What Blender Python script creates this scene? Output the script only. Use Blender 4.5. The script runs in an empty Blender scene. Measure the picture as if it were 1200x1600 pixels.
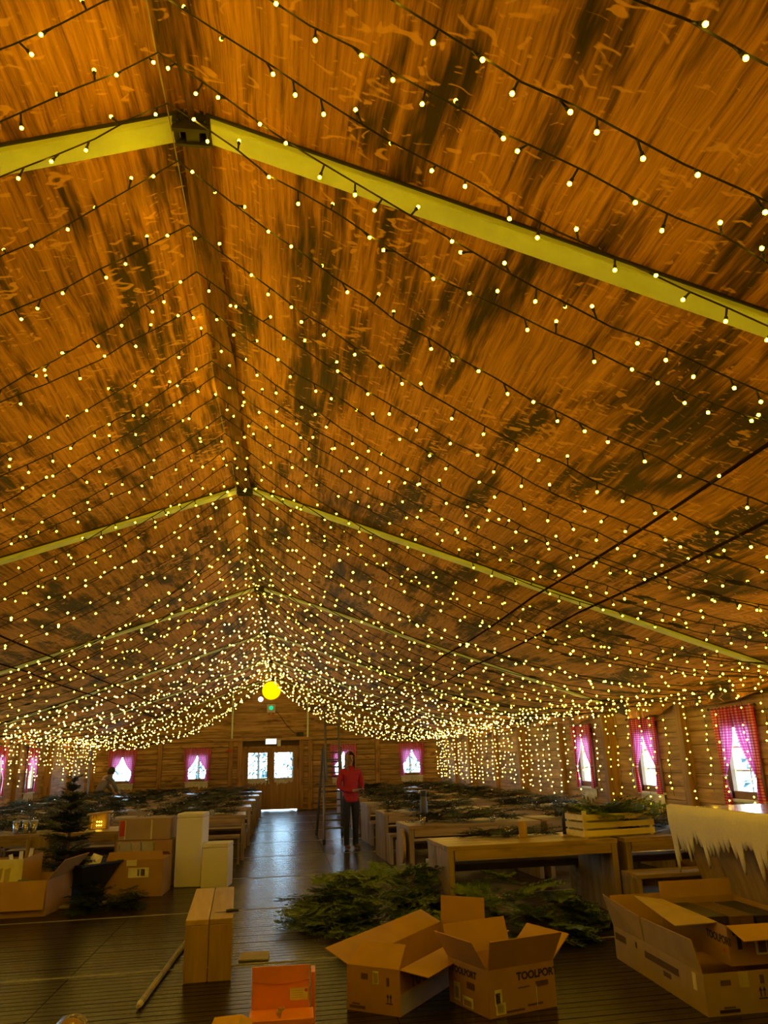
import bpy, math, random
from mathutils import Vector, Matrix, noise
PI = math.pi
S = bpy.context.scene
C = S.collection

# ------------------------------------------------------------------ camera
cd = bpy.data.cameras.new('camera')
cam = bpy.data.objects.new('camera', cd)
C.objects.link(cam)
RT = Vector((0.992011, -0.123439, -0.02602))
UP = Vector((-0.013391, -0.308135, 0.951248))
FW = Vector((0.125439, 0.9433, 0.307326))
mw = Matrix.Identity(4)
for i in range(3):
    mw[i][0], mw[i][1], mw[i][2] = RT[i], UP[i], -FW[i]
mw[0][3], mw[1][3], mw[2][3] = 0.46, 0.0, 1.584
cam.matrix_world = mw
cd.sensor_fit = 'VERTICAL'
cd.sensor_height = 36.0
cd.sensor_width = 27.0
cd.lens = 1191.3 * 36.0 / 1600.0
cd.clip_end = 300
cd.clip_start = 0.05
S.camera = cam

# ------------------------------------------------------------------ world and exposure
SKY = 20.0
BULB = 60.0
w = bpy.data.worlds.new('overcast_sky')
S.world = w
w.use_nodes = True
bg = w.node_tree.nodes['Background']
bg.inputs[0].default_value = (0.52, 0.77, 1.0, 1)
bg.inputs[1].default_value = SKY
S.view_settings.view_transform = 'Standard'
S.view_settings.look = 'None'
S.view_settings.exposure = 0.0
S.view_settings.gamma = 1.0
S.view_settings.use_curve_mapping = False
S.cycles.max_bounces = 8
S.cycles.transparent_max_bounces = 12
S.cycles.sample_clamp_indirect = 4.0
S.cycles.caustics_reflective = False
S.cycles.caustics_refractive = False

# ------------------------------------------------------------------ materials
def nt_mat(name):
    m = bpy.data.materials.new(name)
    m.use_nodes = True
    nt = m.node_tree
    return m, nt, nt.nodes['Principled BSDF']

def add(nt, kind, **kw):
    n = nt.nodes.new(kind)
    for k, v in kw.items():
        setattr(n, k, v)
    return n

def mul_color(nt, col, fac_socket):
    mx = add(nt, 'ShaderNodeMixRGB', blend_type='MULTIPLY')
    mx.inputs[0].default_value = 1.0
    nt.links.new(col, mx.inputs[1])
    nt.links.new(fac_socket, mx.inputs[2])
    return mx.outputs[0]

def ramp(nt, fac, stops):
    r = add(nt, 'ShaderNodeValToRGB')
    nt.links.new(fac, r.inputs[0])
    el = r.color_ramp.elements
    while len(el) < len(stops):
        el.new(0.5)
    for e, (p, c) in zip(el, stops):
        e.position = p
        e.color = (c[0], c[1], c[2], 1)
    return r.outputs[0]

def coords(nt, scale, offset_random=True):
    tc = add(nt, 'ShaderNodeTexCoord')
    mp = add(nt, 'ShaderNodeMapping')
    mp.inputs['Scale'].default_value = scale
    src = tc.outputs['Object']
    if offset_random:
        oi = add(nt, 'ShaderNodeObjectInfo')
        ml = add(nt, 'ShaderNodeMath', operation='MULTIPLY')
        ml.inputs[1].default_value = 37.0
        nt.links.new(oi.outputs['Random'], ml.inputs[0])
        va = add(nt, 'ShaderNodeVectorMath', operation='ADD')
        nt.links.new(src, va.inputs[0])
        nt.links.new(ml.outputs[0], va.inputs[1])
        src = va.outputs[0]
    nt.links.new(src, mp.inputs[0])
    return mp.outputs[0]

def nz(nt, vec, scale, detail=3.0, rough=0.55, dist=0.0):
    n = add(nt, 'ShaderNodeTexNoise')
    n.inputs['Scale'].default_value = scale
    n.inputs['Detail'].default_value = detail
    n.inputs['Roughness'].default_value = rough
    n.inputs['Distortion'].default_value = dist
    nt.links.new(vec, n.inputs['Vector'])
    return n.outputs['Fac']

def plain(name, col, rough=0.6, metal=0.0, vary=0.12, scale=6.0, spec=0.4):
    m, nt, b = nt_mat(name)
    v = coords(nt, (1, 1, 1))
    f = nz(nt, v, scale)
    lo = tuple(c * (1 - vary) for c in col)
    hi = tuple(min(1, c * (1 + vary)) for c in col)
    nt.links.new(ramp(nt, f, [(0.3, lo), (0.7, hi)]), b.inputs['Base Color'])
    b.inputs['Roughness'].default_value = rough
    b.inputs['Metallic'].default_value = metal
    b.inputs['Specular IOR Level'].default_value = spec
    return m

def wood(name, dark, light, axis, rough=0.55, spec=0.35, fine=26.0, knots=True, jitter=0.22):
    m, nt, b = nt_mat(name)
    sc = [1.0, 1.0, 1.0]
    sc[axis] = 0.07
    v = coords(nt, tuple(sc))
    f = nz(nt, v, fine, 5.0, 0.6, 0.4)
    col = ramp(nt, f, [(0.28, dark), (0.5, tuple((a + c) / 2 for a, c in zip(dark, light))), (0.72, light)])
    if knots:
        sc2 = [1.0, 1.0, 1.0]
        sc2[axis] = 0.4
        v2 = coords(nt, tuple(sc2))
        k = nz(nt, v2, 5.0, 2.0)
        kc = ramp(nt, k, [(0.28, (0.5, 0.42, 0.36)), (0.42, (1, 1, 1))])
        col = mul_color(nt, col, kc)
    oi = add(nt, 'ShaderNodeObjectInfo')
    mr = add(nt, 'ShaderNodeMapRange')
    mr.inputs['To Min'].default_value = 1 - jitter
    mr.inputs['To Max'].default_value = 1 + jitter * 0.4
    nt.links.new(oi.outputs['Random'], mr.inputs['Value'])
    col = mul_color(nt, col, mr.outputs[0])
    nt.links.new(col, b.inputs['Base Color'])
    b.inputs['Roughness'].default_value = rough
    b.inputs['Specular IOR Level'].default_value = spec
    bp = add(nt, 'ShaderNodeBump')
    bp.inputs['Strength'].default_value = 0.25
    bp.inputs['Distance'].default_value = 0.01
    nt.links.new(f, bp.inputs['Height'])
    nt.links.new(bp.outputs[0], b.inputs['Normal'])
    return m

def emit(name, col, strength, sampling=None):
    m = bpy.data.materials.new(name)
    m.use_nodes = True
    nt = m.node_tree
    nt.nodes.clear()
    e = add(nt, 'ShaderNodeEmission')
    e.inputs[0].default_value = (*col, 1)
    e.inputs[1].default_value = strength
    o = add(nt, 'ShaderNodeOutputMaterial')
    nt.links.new(e.outputs[0], o.inputs[0])
    if sampling:
        m.cycles.emission_sampling = sampling
    return m

def printed_fabric():
    """Roof lining: cloth printed with scorched planks, the grain running along the hall."""
    m, nt, b = nt_mat('wood_print_fabric')
    v = coords(nt, (1, 1, 1), False)
    wob = add(nt, 'ShaderNodeTexNoise')
    wob.inputs['Scale'].default_value = 1.6
    nt.links.new(v, wob.inputs['Vector'])
    sub = add(nt, 'ShaderNodeVectorMath', operation='SUBTRACT')
    nt.links.new(wob.outputs['Color'], sub.inputs[0])
    sub.inputs[1].default_value = (0.5, 0.5, 0.5)
    scl = add(nt, 'ShaderNodeVectorMath', operation='MULTIPLY')
    nt.links.new(sub.outputs[0], scl.inputs[0])
    scl.inputs[1].default_value = (0.055, 0.0, 0.0)
    ad = add(nt, 'ShaderNodeVectorMath', operation='ADD')
    nt.links.new(v, ad.inputs[0])
    nt.links.new(scl.outputs[0], ad.inputs[1])
    vv = ad.outputs[0]

    def mapped(sc):
        mp = add(nt, 'ShaderNodeMapping')
        mp.inputs['Scale'].default_value = sc
        nt.links.new(vv, mp.inputs[0])
        return mp.outputs[0]
    grain = nz(nt, mapped((42, 1.5, 0.01)), 1.0, 7.0, 0.74, 0.2)
    base = ramp(nt, grain, [(0.33, (0.17, 0.066, 0.017)), (0.46, (0.47, 0.205, 0.053)), (0.60, (0.70, 0.32, 0.09)), (0.75, (0.82, 0.41, 0.14))])
    # plank to plank tone
    mp = mapped((4.4, 0.22, 0.01))
    fl = add(nt, 'ShaderNodeVectorMath', operation='FLOOR')
    nt.links.new(mp, fl.inputs[0])
    wn = add(nt, 'ShaderNodeTexWhiteNoise')
    nt.links.new(fl.outputs[0], wn.inputs['Vector'])
    tone = ramp(nt, wn.outputs['Value'], [(0.0, (0.72, 0.68, 0.62)), (1.0, (1.1, 1.1, 1.1))])
    col = mul_color(nt, base, tone)
    # scorched patches, long with the grain, broken by the grain itself
    s1 = nz(nt, mapped((2.3, 0.62, 0.01)), 1.0, 3.5, 0.62, 0.35)
    s2 = nz(nt, mapped((17, 1.1, 0.01)), 1.0, 4.0, 0.7)
    mx = add(nt, 'ShaderNodeMath', operation='MULTIPLY_ADD')
    nt.links.new(s2, mx.inputs[0])
    mx.inputs[1].default_value = 0.55
    nt.links.new(s1, mx.inputs[2])
    scorch = ramp(nt, mx.outputs[0], [(0.755, (1, 1, 1)), (0.82, (0.48, 0.44, 0.40)), (0.895, (0.10, 0.10, 0.085))])
    col = mul_color(nt, col, scorch)
    # pale cross-grain knot smears of the print
    k1 = nz(nt, mapped((9, 15, 0.01)), 1.0, 1.5, 0.5, 1.6)
    k2 = nz(nt, mapped((1.5, 1.0, 0.01)), 1.0, 1.0)
    km = add(nt, 'ShaderNodeMath', operation='MULTIPLY_ADD')
    nt.links.new(k2, km.inputs[0])
    km.inputs[1].default_value = 0.35
    nt.links.new(k1, km.inputs[2])
    kf = ramp(nt, km.outputs[0], [(0.79, (0, 0, 0)), (0.86, (0.75, 0.75, 0.75))])
    mix = add(nt, 'ShaderNodeMixRGB', blend_type='MIX')
    nt.links.new(kf, mix.inputs[0])
    nt.links.new(col, mix.inputs[1])
    mix.inputs[2].default_value = (0.82, 0.40, 0.13, 1)
    nt.links.new(mix.outputs[0], b.inputs['Base Color'])
    b.inputs['Roughness'].default_value = 0.6
    b.inputs['Specular IOR Level'].default_value = 0.25
    return m

def gingham():
    m = bpy.data.materials.new('pink_gingham_cloth')
    m.use_nodes = True
    nt = m.node_tree
    nt.nodes.clear()
    tc = add(nt, 'ShaderNodeTexCoord')
    sp = add(nt, 'ShaderNodeSeparateXYZ')
    nt.links.new(tc.outputs['UV'], sp.inputs[0])
    fs = []
    for ax, n in ((0, 22.0), (1, 36.0)):
        a = add(nt, 'ShaderNodeMath', operation='MULTIPLY')
        a.inputs[1].default_value = n
        nt.links.new(sp.outputs[ax], a.inputs[0])
        f = add(nt, 'ShaderNodeMath', operation='FRACT')
        nt.links.new(a.outputs[0], f.inputs[0])
        g = add(nt, 'ShaderNodeMath', operation='GREATER_THAN')
        g.inputs[1].default_value = 0.5
        nt.links.new(f.outputs[0], g.inputs[0])
        fs.append(g.outputs[0])
    s = add(nt, 'ShaderNodeMath', operation='ADD')
    nt.links.new(fs[0], s.inputs[0])
    nt.links.new(fs[1], s.inputs[1])
    h = add(nt, 'ShaderNodeMath', operation='MULTIPLY')
    h.inputs[1].default_value = 0.5
    nt.links.new(s.outputs[0], h.inputs[0])
    c1 = ramp(nt, h.outputs[0], [(0.0, (0.80, 0.42, 0.50)), (0.5, (0.62, 0.08, 0.16)), (1.0, (0.45, 0.015, 0.06))])
    c2 = ramp(nt, h.outputs[0], [(0.0, (0.85, 0.45, 0.62)), (0.5, (0.75, 0.16, 0.42)), (1.0, (0.62, 0.06, 0.26))])
    d = add(nt, 'ShaderNodeBsdfDiffuse')
    t = add(nt, 'ShaderNodeBsdfTranslucent')
    nt.links.new(c1, d.inputs[0])
    nt.links.new(c2, t.inputs[0])
    mx = add(nt, 'ShaderNodeMixShader')
    mx.inputs[0].default_value = 0.24
    nt.links.new(d.outputs[0], mx.inputs[1])
    nt.links.new(t.outputs[0], mx.inputs[2])
    o = add(nt, 'ShaderNodeOutputMaterial')
    nt.links.new(mx.outputs[0], o.inputs[0])
    return m

def pane_glass(name='window_glass', clear=0.93, tint=(0.95, 0.99, 1.0), rough=0.0):
    m = bpy.data.materials.new(name)
    m.use_nodes = True
    nt = m.node_tree
    nt.nodes.clear()
    t = add(nt, 'ShaderNodeBsdfTransparent')
    t.inputs[0].default_value = (*tint, 1)
    g = add(nt, 'ShaderNodeBsdfGlossy')
    g.inputs['Roughness'].default_value = rough
    mx = add(nt, 'ShaderNodeMixShader')
    mx.inputs[0].default_value = 1 - clear
    nt.links.new(t.outputs[0], mx.inputs[1])
    nt.links.new(g.outputs[0], mx.inputs[2])
    o = add(nt, 'ShaderNodeOutputMaterial')
    nt.links.new(mx.outputs[0], o.inputs[0])
    return m

M = {}
M['fabric'] = printed_fabric()
M['ridge_dark'] = wood('dark_ridge_fabric', (0.05, 0.022, 0.008), (0.30, 0.13, 0.035), 1, 0.7, 0.2, 40)
M['steel_cream'] = plain('cream_painted_steel', (0.72, 0.84, 0.60), 0.45, 0, 0.10, 5)
M['steel_dark'] = plain('dark_steel', (0.05, 0.045, 0.04), 0.5, 0.3, 0.2)
M['alu'] = plain('worn_aluminium', (0.42, 0.42, 0.42), 0.38, 0.85, 0.15)
M['alu_dark'] = plain('ladder_aluminium', (0.20, 0.18, 0.15), 0.42, 0.7, 0.2)
M['cable'] = plain('black_cable', (0.018, 0.011, 0.007), 0.5)
M['rope'] = plain('pale_rope', (0.42, 0.33, 0.2), 0.8)
M['led_near'] = emit('warm_led_near', (1.0, 0.60, 0.008), BULB * 1.9)
M['led_mid'] = emit('warm_led_mid', (1.0, 0.63, 0.03), BULB * 0.60)
M['led_far'] = emit('warm_led_far', (1.0, 0.66, 0.10), BULB * 0.42)
M['deck'] = wood('grooved_deck_wood', (0.016, 0.011, 0.009), (0.038, 0.027, 0.022), 0, 0.27, 0.2, 18, False, 0.3)
M['board'] = wood('rough_wall_board', (0.20, 0.105, 0.045), (0.62, 0.40, 0.20), 1, 0.6, 0.3, 18, True, 0.3)
M['board_x'] = wood('far_wall_log', (0.20, 0.10, 0.035), (0.62, 0.38, 0.15), 0, 0.6, 0.3, 18, True, 0.3)
M['post'] = wood('wall_post_wood', (0.24, 0.12, 0.04), (0.50, 0.28, 0.10), 2, 0.55, 0.3, 14)
M['strip'] = plain('worn_pale_joint_strip', (0.42, 0.40, 0.37), 0.45)
M['backing'] = plain('wall_backing', (0.10, 0.06, 0.03), 0.8)
M['door'] = wood('door_wood', (0.24, 0.12, 0.04), (0.40, 0.21, 0.08), 2, 0.4, 0.4, 14, False)
M['table_x'] = wood('table_plank_wood', (0.26, 0.17, 0.085), (0.52, 0.37, 0.20), 0, 0.34, 0.5, 20)
M['table_z'] = wood('table_end_wood', (0.25, 0.175, 0.10), (0.48, 0.36, 0.22), 2, 0.5, 0.35, 18)
M['bench_x'] = wood('bench_plank_wood', (0.22, 0.155, 0.085), (0.46, 0.34, 0.20), 0, 0.42, 0.4, 20)
M['bench_z'] = wood('bench_end_wood', (0.22, 0.155, 0.085), (0.44, 0.33, 0.20), 2, 0.5, 0.35, 18)
M['grey_x'] = wood('weathered_bench_wood', (0.22, 0.20, 0.18), (0.46, 0.43, 0.40), 0, 0.5, 0.4, 20)
M['pine_x'] = wood('pine_plank_lengthwise', (0.40, 0.27, 0.11), (0.62, 0.45, 0.22), 1, 0.5, 0.35, 14, False)
M['pine_z'] = wood('pine_plank_upright', (0.38, 0.25, 0.10), (0.58, 0.41, 0.19), 2, 0.5, 0.35, 14, False)
M['crate'] = wood('crate_slat_wood', (0.74, 0.62, 0.30), (0.90, 0.80, 0.46), 0, 0.55, 0.3, 18, False)
M['bar_face'] = wood('bar_front_wood', (0.36, 0.24, 0.10), (0.66, 0.48, 0.23), 2, 0.55, 0.3, 7)
M['card'] = plain('corrugated_cardboard', (0.40, 0.245, 0.115), 0.75, 0, 0.08, 5)
M['card_in'] = plain('cardboard_inside', (0.46, 0.285, 0.13), 0.78, 0, 0.08, 5)
M['card_grey'] = plain('greyish_cardboard', (0.40, 0.30, 0.22), 0.75, 0, 0.08, 5)
M['ink'] = plain('dark_print_ink', (0.03, 0.022, 0.02), 0.6)
M['ink_soft'] = plain('faded_print_ink', (0.12, 0.07, 0.035), 0.7)
M['sticker'] = plain('white_sticker', (0.78, 0.76, 0.72), 0.5)
M['red_label'] = plain('red_label', (0.60, 0.06, 0.02), 0.5)
M['tape'] = plain('pale_packing_tape', (0.72, 0.68, 0.60), 0.35)
M['foam'] = plain('white_foam', (0.82, 0.80, 0.76), 0.8, 0, 0.03, 40)
M['orange'] = plain('orange_carton', (0.92, 0.33, 0.03), 0.4, 0, 0.06)
M['gold'] = plain('gold_paper', (0.70, 0.45, 0.12), 0.35, 0.2)
M['paper_grey'] = plain('grey_cardboard_sheet', (0.46, 0.42, 0.40), 0.7)
M['white'] = plain('white_paper', (0.80, 0.80, 0.80), 0.6)
M['blue_white'] = plain('pale_blue_paper', (0.62, 0.76, 0.90), 0.5)
M['fleece'] = plain('snow_fleece', (0.84, 0.78, 0.68), 0.95, 0, 0.06, 60)
M['snow_paint'] = plain('sprayed_snow', (0.62, 0.58, 0.54), 0.9, 0, 0.2, 12)
M['metal_top'] = plain('steel_counter_top', (0.62, 0.60, 0.58), 0.22, 0.9, 0.05)
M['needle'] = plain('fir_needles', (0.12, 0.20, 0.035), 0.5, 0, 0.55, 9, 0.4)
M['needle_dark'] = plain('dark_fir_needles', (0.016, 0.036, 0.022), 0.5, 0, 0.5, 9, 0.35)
M['twig'] = plain('fir_twig', (0.10, 0.06, 0.03), 0.8)
M['black_plastic'] = plain('black_plastic', (0.02, 0.02, 0.022), 0.4)
M['grey_plastic'] = plain('blue_grey_plastic', (0.24, 0.27, 0.32), 0.35)
M['blue'] = plain('blue_plastic', (0.06, 0.16, 0.32), 0.4)
M['skin'] = plain('skin', (0.55, 0.33, 0.24), 0.5, 0, 0.05)
M['hair'] = plain('fair_hair', (0.30, 0.17, 0.075), 0.6, 0, 0.4, 30, 0.1)
M['hair_dark'] = plain('dark_hair', (0.03, 0.022, 0.018), 0.5, 0, 0.3, 30)
M['fleece_red'] = plain('red_jacket_cloth', (0.46, 0.018, 0.020), 0.75, 0, 0.15, 20)
M['trouser'] = plain('black_trousers', (0.022, 0.022, 0.026), 0.75)
M['shoe'] = plain('brown_shoe', (0.10, 0.05, 0.025), 0.6)
M['parka'] = plain('grey_olive_jacket', (0.20, 0.18, 0.14), 0.8)
M['curtain'] = gingham()
M['glass'] = pane_glass()
M['cup_glass'] = pane_glass('tumbler_glass', 0.72, (0.93, 0.96, 0.97), 0.05)
M['wrap'] = pane_glass('clear_plastic_wrap', 0.72, (0.95, 0.9, 0.85), 0.15)
M['frame_white'] = plain('white_window_frame', (0.72, 0.74, 0.76), 0.4)
M['frame_yellow'] = plain('yellow_window_reveal', (0.62, 0.42, 0.16), 0.5)
M['frame_brown'] = plain('brown_window_frame', (0.20, 0.10, 0.04), 0.5)
M['flask'] = plain('dark_flask_steel', (0.10, 0.10, 0.10), 0.45, 0.4, 0.1)
M['strap'] = plain('matt_dark_cable', (0.020, 0.011, 0.006), 0.95, 0, 0.1, 6, 0.0)
M['steel_cup'] = plain('brushed_steel', (0.45, 0.44, 0.44), 0.25, 0.95)
M['wax'] = plain('ivory_candle', (0.80, 0.74, 0.60), 0.5)
M['yellow_lamp'] = emit('yellow_lamp_face', (1.0, 0.62, 0.0), 1.6)
M['orange_metal'] = plain('orange_painted_metal', (0.75, 0.28, 0.03), 0.4)
M['exit_white'] = emit('exit_light_panel', (0.85, 1.0, 0.85), 3.0)
M['green_glow'] = emit('green_sign_light', (0.02, 0.75, 0.30), 1.0)
M['white_glow'] = emit('small_white_lamp', (1.0, 1.0, 0.95), 3.0)
M['green_ink'] = plain('green_sign_print', (0.01, 0.30, 0.12), 0.5)
M['snow_ground'] = plain('pale_gravel_ground', (0.62, 0.62, 0.60), 0.9, 0, 0.15, 0.8)
M['tree_out'] = plain('conifer_green', (0.026, 0.072, 0.082), 0.8, 0, 0.5, 3)
M['gap_white'] = plain('white_door_gap_strip', (0.7, 0.7, 0.7), 0.8)

# ------------------------------------------------------------------ mesh helpers
class MB:
    def __init__(self):
        self.v, self.f, self.m = [], [], []

    def quad(self, a, b, c, d, mi=0):
        n = len(self.v)
        self.v += [tuple(a), tuple(b), tuple(c), tuple(d)]
        self.f.append((n, n + 1, n + 2, n + 3))
        self.m.append(mi)

    def tri(self, a, b, c, mi=0):
        n = len(self.v)
        self.v += [tuple(a), tuple(b), tuple(c)]
        self.f.append((n, n + 1, n + 2))
        self.m.append(mi)

    def hexa(self, p, mi=0):
        """p: 8 points, bottom ring then top ring, both counter-clockwise from above."""
        n = len(self.v)
        self.v += [tuple(x) for x in p]
        for q in ((0, 3, 2, 1), (4, 5, 6, 7), (0, 1, 5, 4), (1, 2, 6, 5), (2, 3, 7, 6), (3, 0, 4, 7)):
            self.f.append(tuple(n + i for i in q))
            self.m.append(mi)

    def box(self, c, s, mi=0, rot=None):
        h = [x / 2 for x in s]
        pts = [(-h[0], -h[1], -h[2]), (h[0], -h[1], -h[2]), (h[0], h[1], -h[2]), (-h[0], h[1], -h[2]),
               (-h[0], -h[1], h[2]), (h[0], -h[1], h[2]), (h[0], h[1], h[2]), (-h[0], h[1], h[2])]
        c = Vector(c)
        self.hexa([c + (rot @ Vector(p) if rot else Vector(p)) for p in pts], mi)

    def cbox(self, x0, x1, y0, y1, z0, z1, mi=0):
        self.box(((x0 + x1) / 2, (y0 + y1) / 2, (z0 + z1) / 2), (abs(x1 - x0), abs(y1 - y0), abs(z1 - z0)), mi)

    def panel(self, p, t, mi=0):
        p = [Vector(x) for x in p]
        n = (p[1] - p[0]).cross(p[3] - p[0])
        if n.length < 1e-9:
            n = (p[2] - p[1]).cross(p[3] - p[1])
        n.normalize()
        self.hexa([x - n * t / 2 for x in p] + [x + n * t / 2 for x in p], mi)

    def tube(self, pts, r, k=6, mi=0, caps=True):
        pts = [Vector(p) for p in pts]
        rr = r if isinstance(r, (list, tuple)) else [r] * len(pts)
        n0 = len(self.v)
        prev = None
        for i, p in enumerate(pts):
            d = (pts[min(i + 1, len(pts) - 1)] - pts[max(i - 1, 0)])
            d = d.normalized() if d.length > 1e-9 else Vector((0, 0, 1))
            a = prev if prev else (Vector((0, 0, 1)) if abs(d.z) < 0.9 else Vector((1, 0, 0)))
            s = (a - d * a.dot(d))
            s = s.normalized() if s.length > 1e-6 else d.orthogonal().normalized()
            prev = s
            u = d.cross(s)
            for j in range(k):
                an = 2 * PI * j / k
                self.v.append(tuple(p + (s * math.cos(an) + u * math.sin(an)) * rr[i]))
        for i in range(len(pts) - 1):
            for j in range(k):
                a = n0 + i * k + j
                b = n0 + i * k + (j + 1) % k
                self.f.append((a, b, b + k, a + k))
                self.m.append(mi)
        if caps:
            self.f.append(tuple(n0 + j for j in reversed(range(k))))
            self.f.append(tuple(n0 + (len(pts) - 1) * k + j for j in range(k)))
            self.m += [mi, mi]

    def lathe(self, prof, c=(0, 0, 0), k=16, mi=0, sq=0.0):
        n0 = len(self.v)
        for (r, z) in prof:
            for j in range(k):
                an = 2 * PI * j / k
                self.v.append((c[0] + r * math.cos(an), c[1] + r * math.sin(an), c[2] + z))
        for i in range(len(prof) - 1):
            for j in range(k):
                a = n0 + i * k + j
                b = n0 + i * k + (j + 1) % k
                self.f.append((a, b, b + k, a + k))
                self.m.append(mi)
        self.f.append(tuple(n0 + j for j in reversed(range(k))))
        self.f.append(tuple(n0 + (len(prof) - 1) * k + j for j in range(k)))
        self.m += [mi, mi]

    def ball(self, c, r, mi=0, n=4, k=8, s=(1, 1, 1)):
        pr = []
        c = Vector(c)
        n0 = len(self.v)
        for i in range(1, n):
            t = PI * i / n
            for j in range(k):
                a = 2 * PI * j / k
                self.v.append((c.x + r * s[0] * math.sin(t) * math.cos(a), c.y + r * s[1] * math.sin(t) * math.sin(a), c.z + r * s[2] * math.cos(t)))
        top = len(self.v)
        self.v.append((c.x, c.y, c.z + r * s[2]))
        self.v.append((c.x, c.y, c.z - r * s[2]))
        for i in range(n - 2):
            for j in range(k):
                a = n0 + i * k + j
                b = n0 + i * k + (j + 1) % k
                self.f.append((a, a + k, b + k, b))
                self.m.append(mi)
        for j in range(k):
            self.f.append((top, n0 + j, n0 + (j + 1) % k))
            e = n0 + (n - 2) * k
            self.f.append((top + 1, e + (j + 1) % k, e + j))
            self.m += [mi, mi]

    def octa(self, c, r, mi=0):
        n = len(self.v)
        x, y, z = c
        self.v += [(x + r, y, z), (x, y + r, z), (x - r, y, z), (x, y - r, z), (x, y, z + r), (x, y, z - r)]
        for i in range(4):
            j = (i + 1) % 4
            self.f += [(n + i, n + j, n + 4), (n + j, n + i, n + 5)]
            self.m += [mi, mi]

    def mesh(self, name, mats, smooth=False):
        me = bpy.data.meshes.new(name)
        me.from_pydata(self.v, [], self.f)
        for m in (mats if isinstance(mats, (list, tuple)) else [mats]):
            me.materials.append(m)
        if len(me.materials) > 1:
            me.polygons.foreach_set('material_index', self.m)
        if smooth:
            me.polygons.foreach_set('use_smooth', [True] * len(me.polygons))
        me.update()
        return me

    def build(self, name, mats, parent=None, smooth=False, loc=None, rotz=0.0):
        return put(name, self.mesh(name, mats, smooth), parent, loc, rotz)

def put(name, me, parent=None, loc=None, rotz=0.0):
    o = bpy.data.objects.new(name, me)
    C.objects.link(o)
    if parent:
        o.parent = parent
    if loc is not None:
        o.location = loc
    if rotz:
        o.rotation_euler = (0, 0, rotz)
    return o

def tag(o, label=None, cat=None, group=None, kind=None):
    if label:
        o['label'] = label
    if cat:
        o['category'] = cat
    if group:
        o['group'] = group
    if kind:
        o['kind'] = kind
    return o

def thing(name, label, cat, loc=(0, 0, 0), rotz=0.0, group=None):
    o = bpy.data.objects.new(name, None)
    o.empty_display_size = 0.1
    C.objects.link(o)
    o.location = loc
    o.rotation_euler = (0, 0, rotz)
    return tag(o, label, cat, group)

def bevel(o, wd=0.004, seg=1):
    b = o.modifiers.new('bevel', 'BEVEL')
    b.width = wd
    b.segments = seg
    b.limit_method = 'ANGLE'
    return o

def dup(root, loc, rotz, label=None, group=None):
    r = root.copy()
    C.objects.link(r)
    r.location = loc
    r.rotation_euler = (0, 0, rotz)
    if label:
        r['label'] = label
    if group:
        r['group'] = group
    for ch in list(root.children):
        c = ch.copy()
        C.objects.link(c)
        c.parent = r
        for g in list(ch.children):
            d = g.copy()
            C.objects.link(d)
            d.parent = c
    return r

def lettering(txt, parent, origin, right, up, size, mat, bold=0.0, name='lettering'):
    cu = bpy.data.curves.new('lettering_curve', 'FONT')
    cu.body = txt
    cu.size = size
    cu.extrude = 0.0006
    cu.offset = bold
    cu.align_x = 'LEFT'
    tmp = bpy.data.objects.new('lettering_tmp', cu)
    C.objects.link(tmp)
    dg = bpy.context.evaluated_depsgraph_get()
    me = bpy.data.meshes.new_from_object(tmp.evaluated_get(dg))
    bpy.data.objects.remove(tmp)
    me.materials.clear()
    me.materials.append(mat)
    o = bpy.data.objects.new(name, me)
    C.objects.link(o)
    r = Vector(right).normalized()
    u = Vector(up).normalized()
    n = r.cross(u)
    mtx = Matrix.Identity(4)
    for i in range(3):
        mtx[i][0], mtx[i][1], mtx[i][2], mtx[i][3] = r[i], u[i], n[i], origin[i]
    o.parent = parent
    o.matrix_local = mtx
    return o

ORD = ['zeroth', 'first', 'second', 'third', 'fourth', 'fifth', 'sixth', 'seventh', 'eighth', 'ninth', 'tenth', 'eleventh', 'twelfth', 'thirteenth', 'fourteenth', 'fifteenth', 'sixteenth', 'seventeenth', 'eighteenth', 'nineteenth', 'twentieth']

# ------------------------------------------------------------------ hall: sizes
HW, ZR, ZE = 6.0, 4.45, 2.38
Y0, Y1 = -2.1, 27.9
rnd = random.Random(7)
def roof(x):
    return ZR - (ZR - ZE) * min(abs(x), HW) / HW

# outside ground
g = MB()
g.cbox(-70, 70, -40, 110, -0.32, -0.12)
tag(g.build('ground', M['snow_ground']), kind='structure')

# floor: decking panels laid slightly askew, joined by bright strips
FROT = 0.06
floor_root = MB()
floor_root.cbox(-6.4, 6.4, -2.6, 28.0, -0.11, -0.05)
fl = tag(floor_root.build('floor', M['backing']), kind='structure')
def fpt(x, y, z):
    return (x, y + FROT * x, z)
def deck_panel(x0, x1, y0, y1):
    m = MB()
    n = max(1, int(round((y1 - y0) / 0.098)))
    for i in range(n):
        a = y0 + (y1 - y0) * i / n + 0.002
        b = y0 + (y1 - y0) * (i + 1) / n - 0.002
        z = -0.002 * rnd.random()
        m.hexa([fpt(x0, a, -0.06), fpt(x1, a, -0.06), fpt(x1, b, -0.06), fpt(x0, b, -0.06),
                fpt(x0, a + .004, z), fpt(x1, a + .004, z), fpt(x1, b - .004, z), fpt(x0, b - .004, z)])
    return m.build('deck_panel', M['deck'], fl)
seams = [-2.6, -0.28, 2.21, 4.72, 7.21, 9.70, 12.2, 14.7, 17.2, 19.7, 22.2, 24.7, 27.95]
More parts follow.
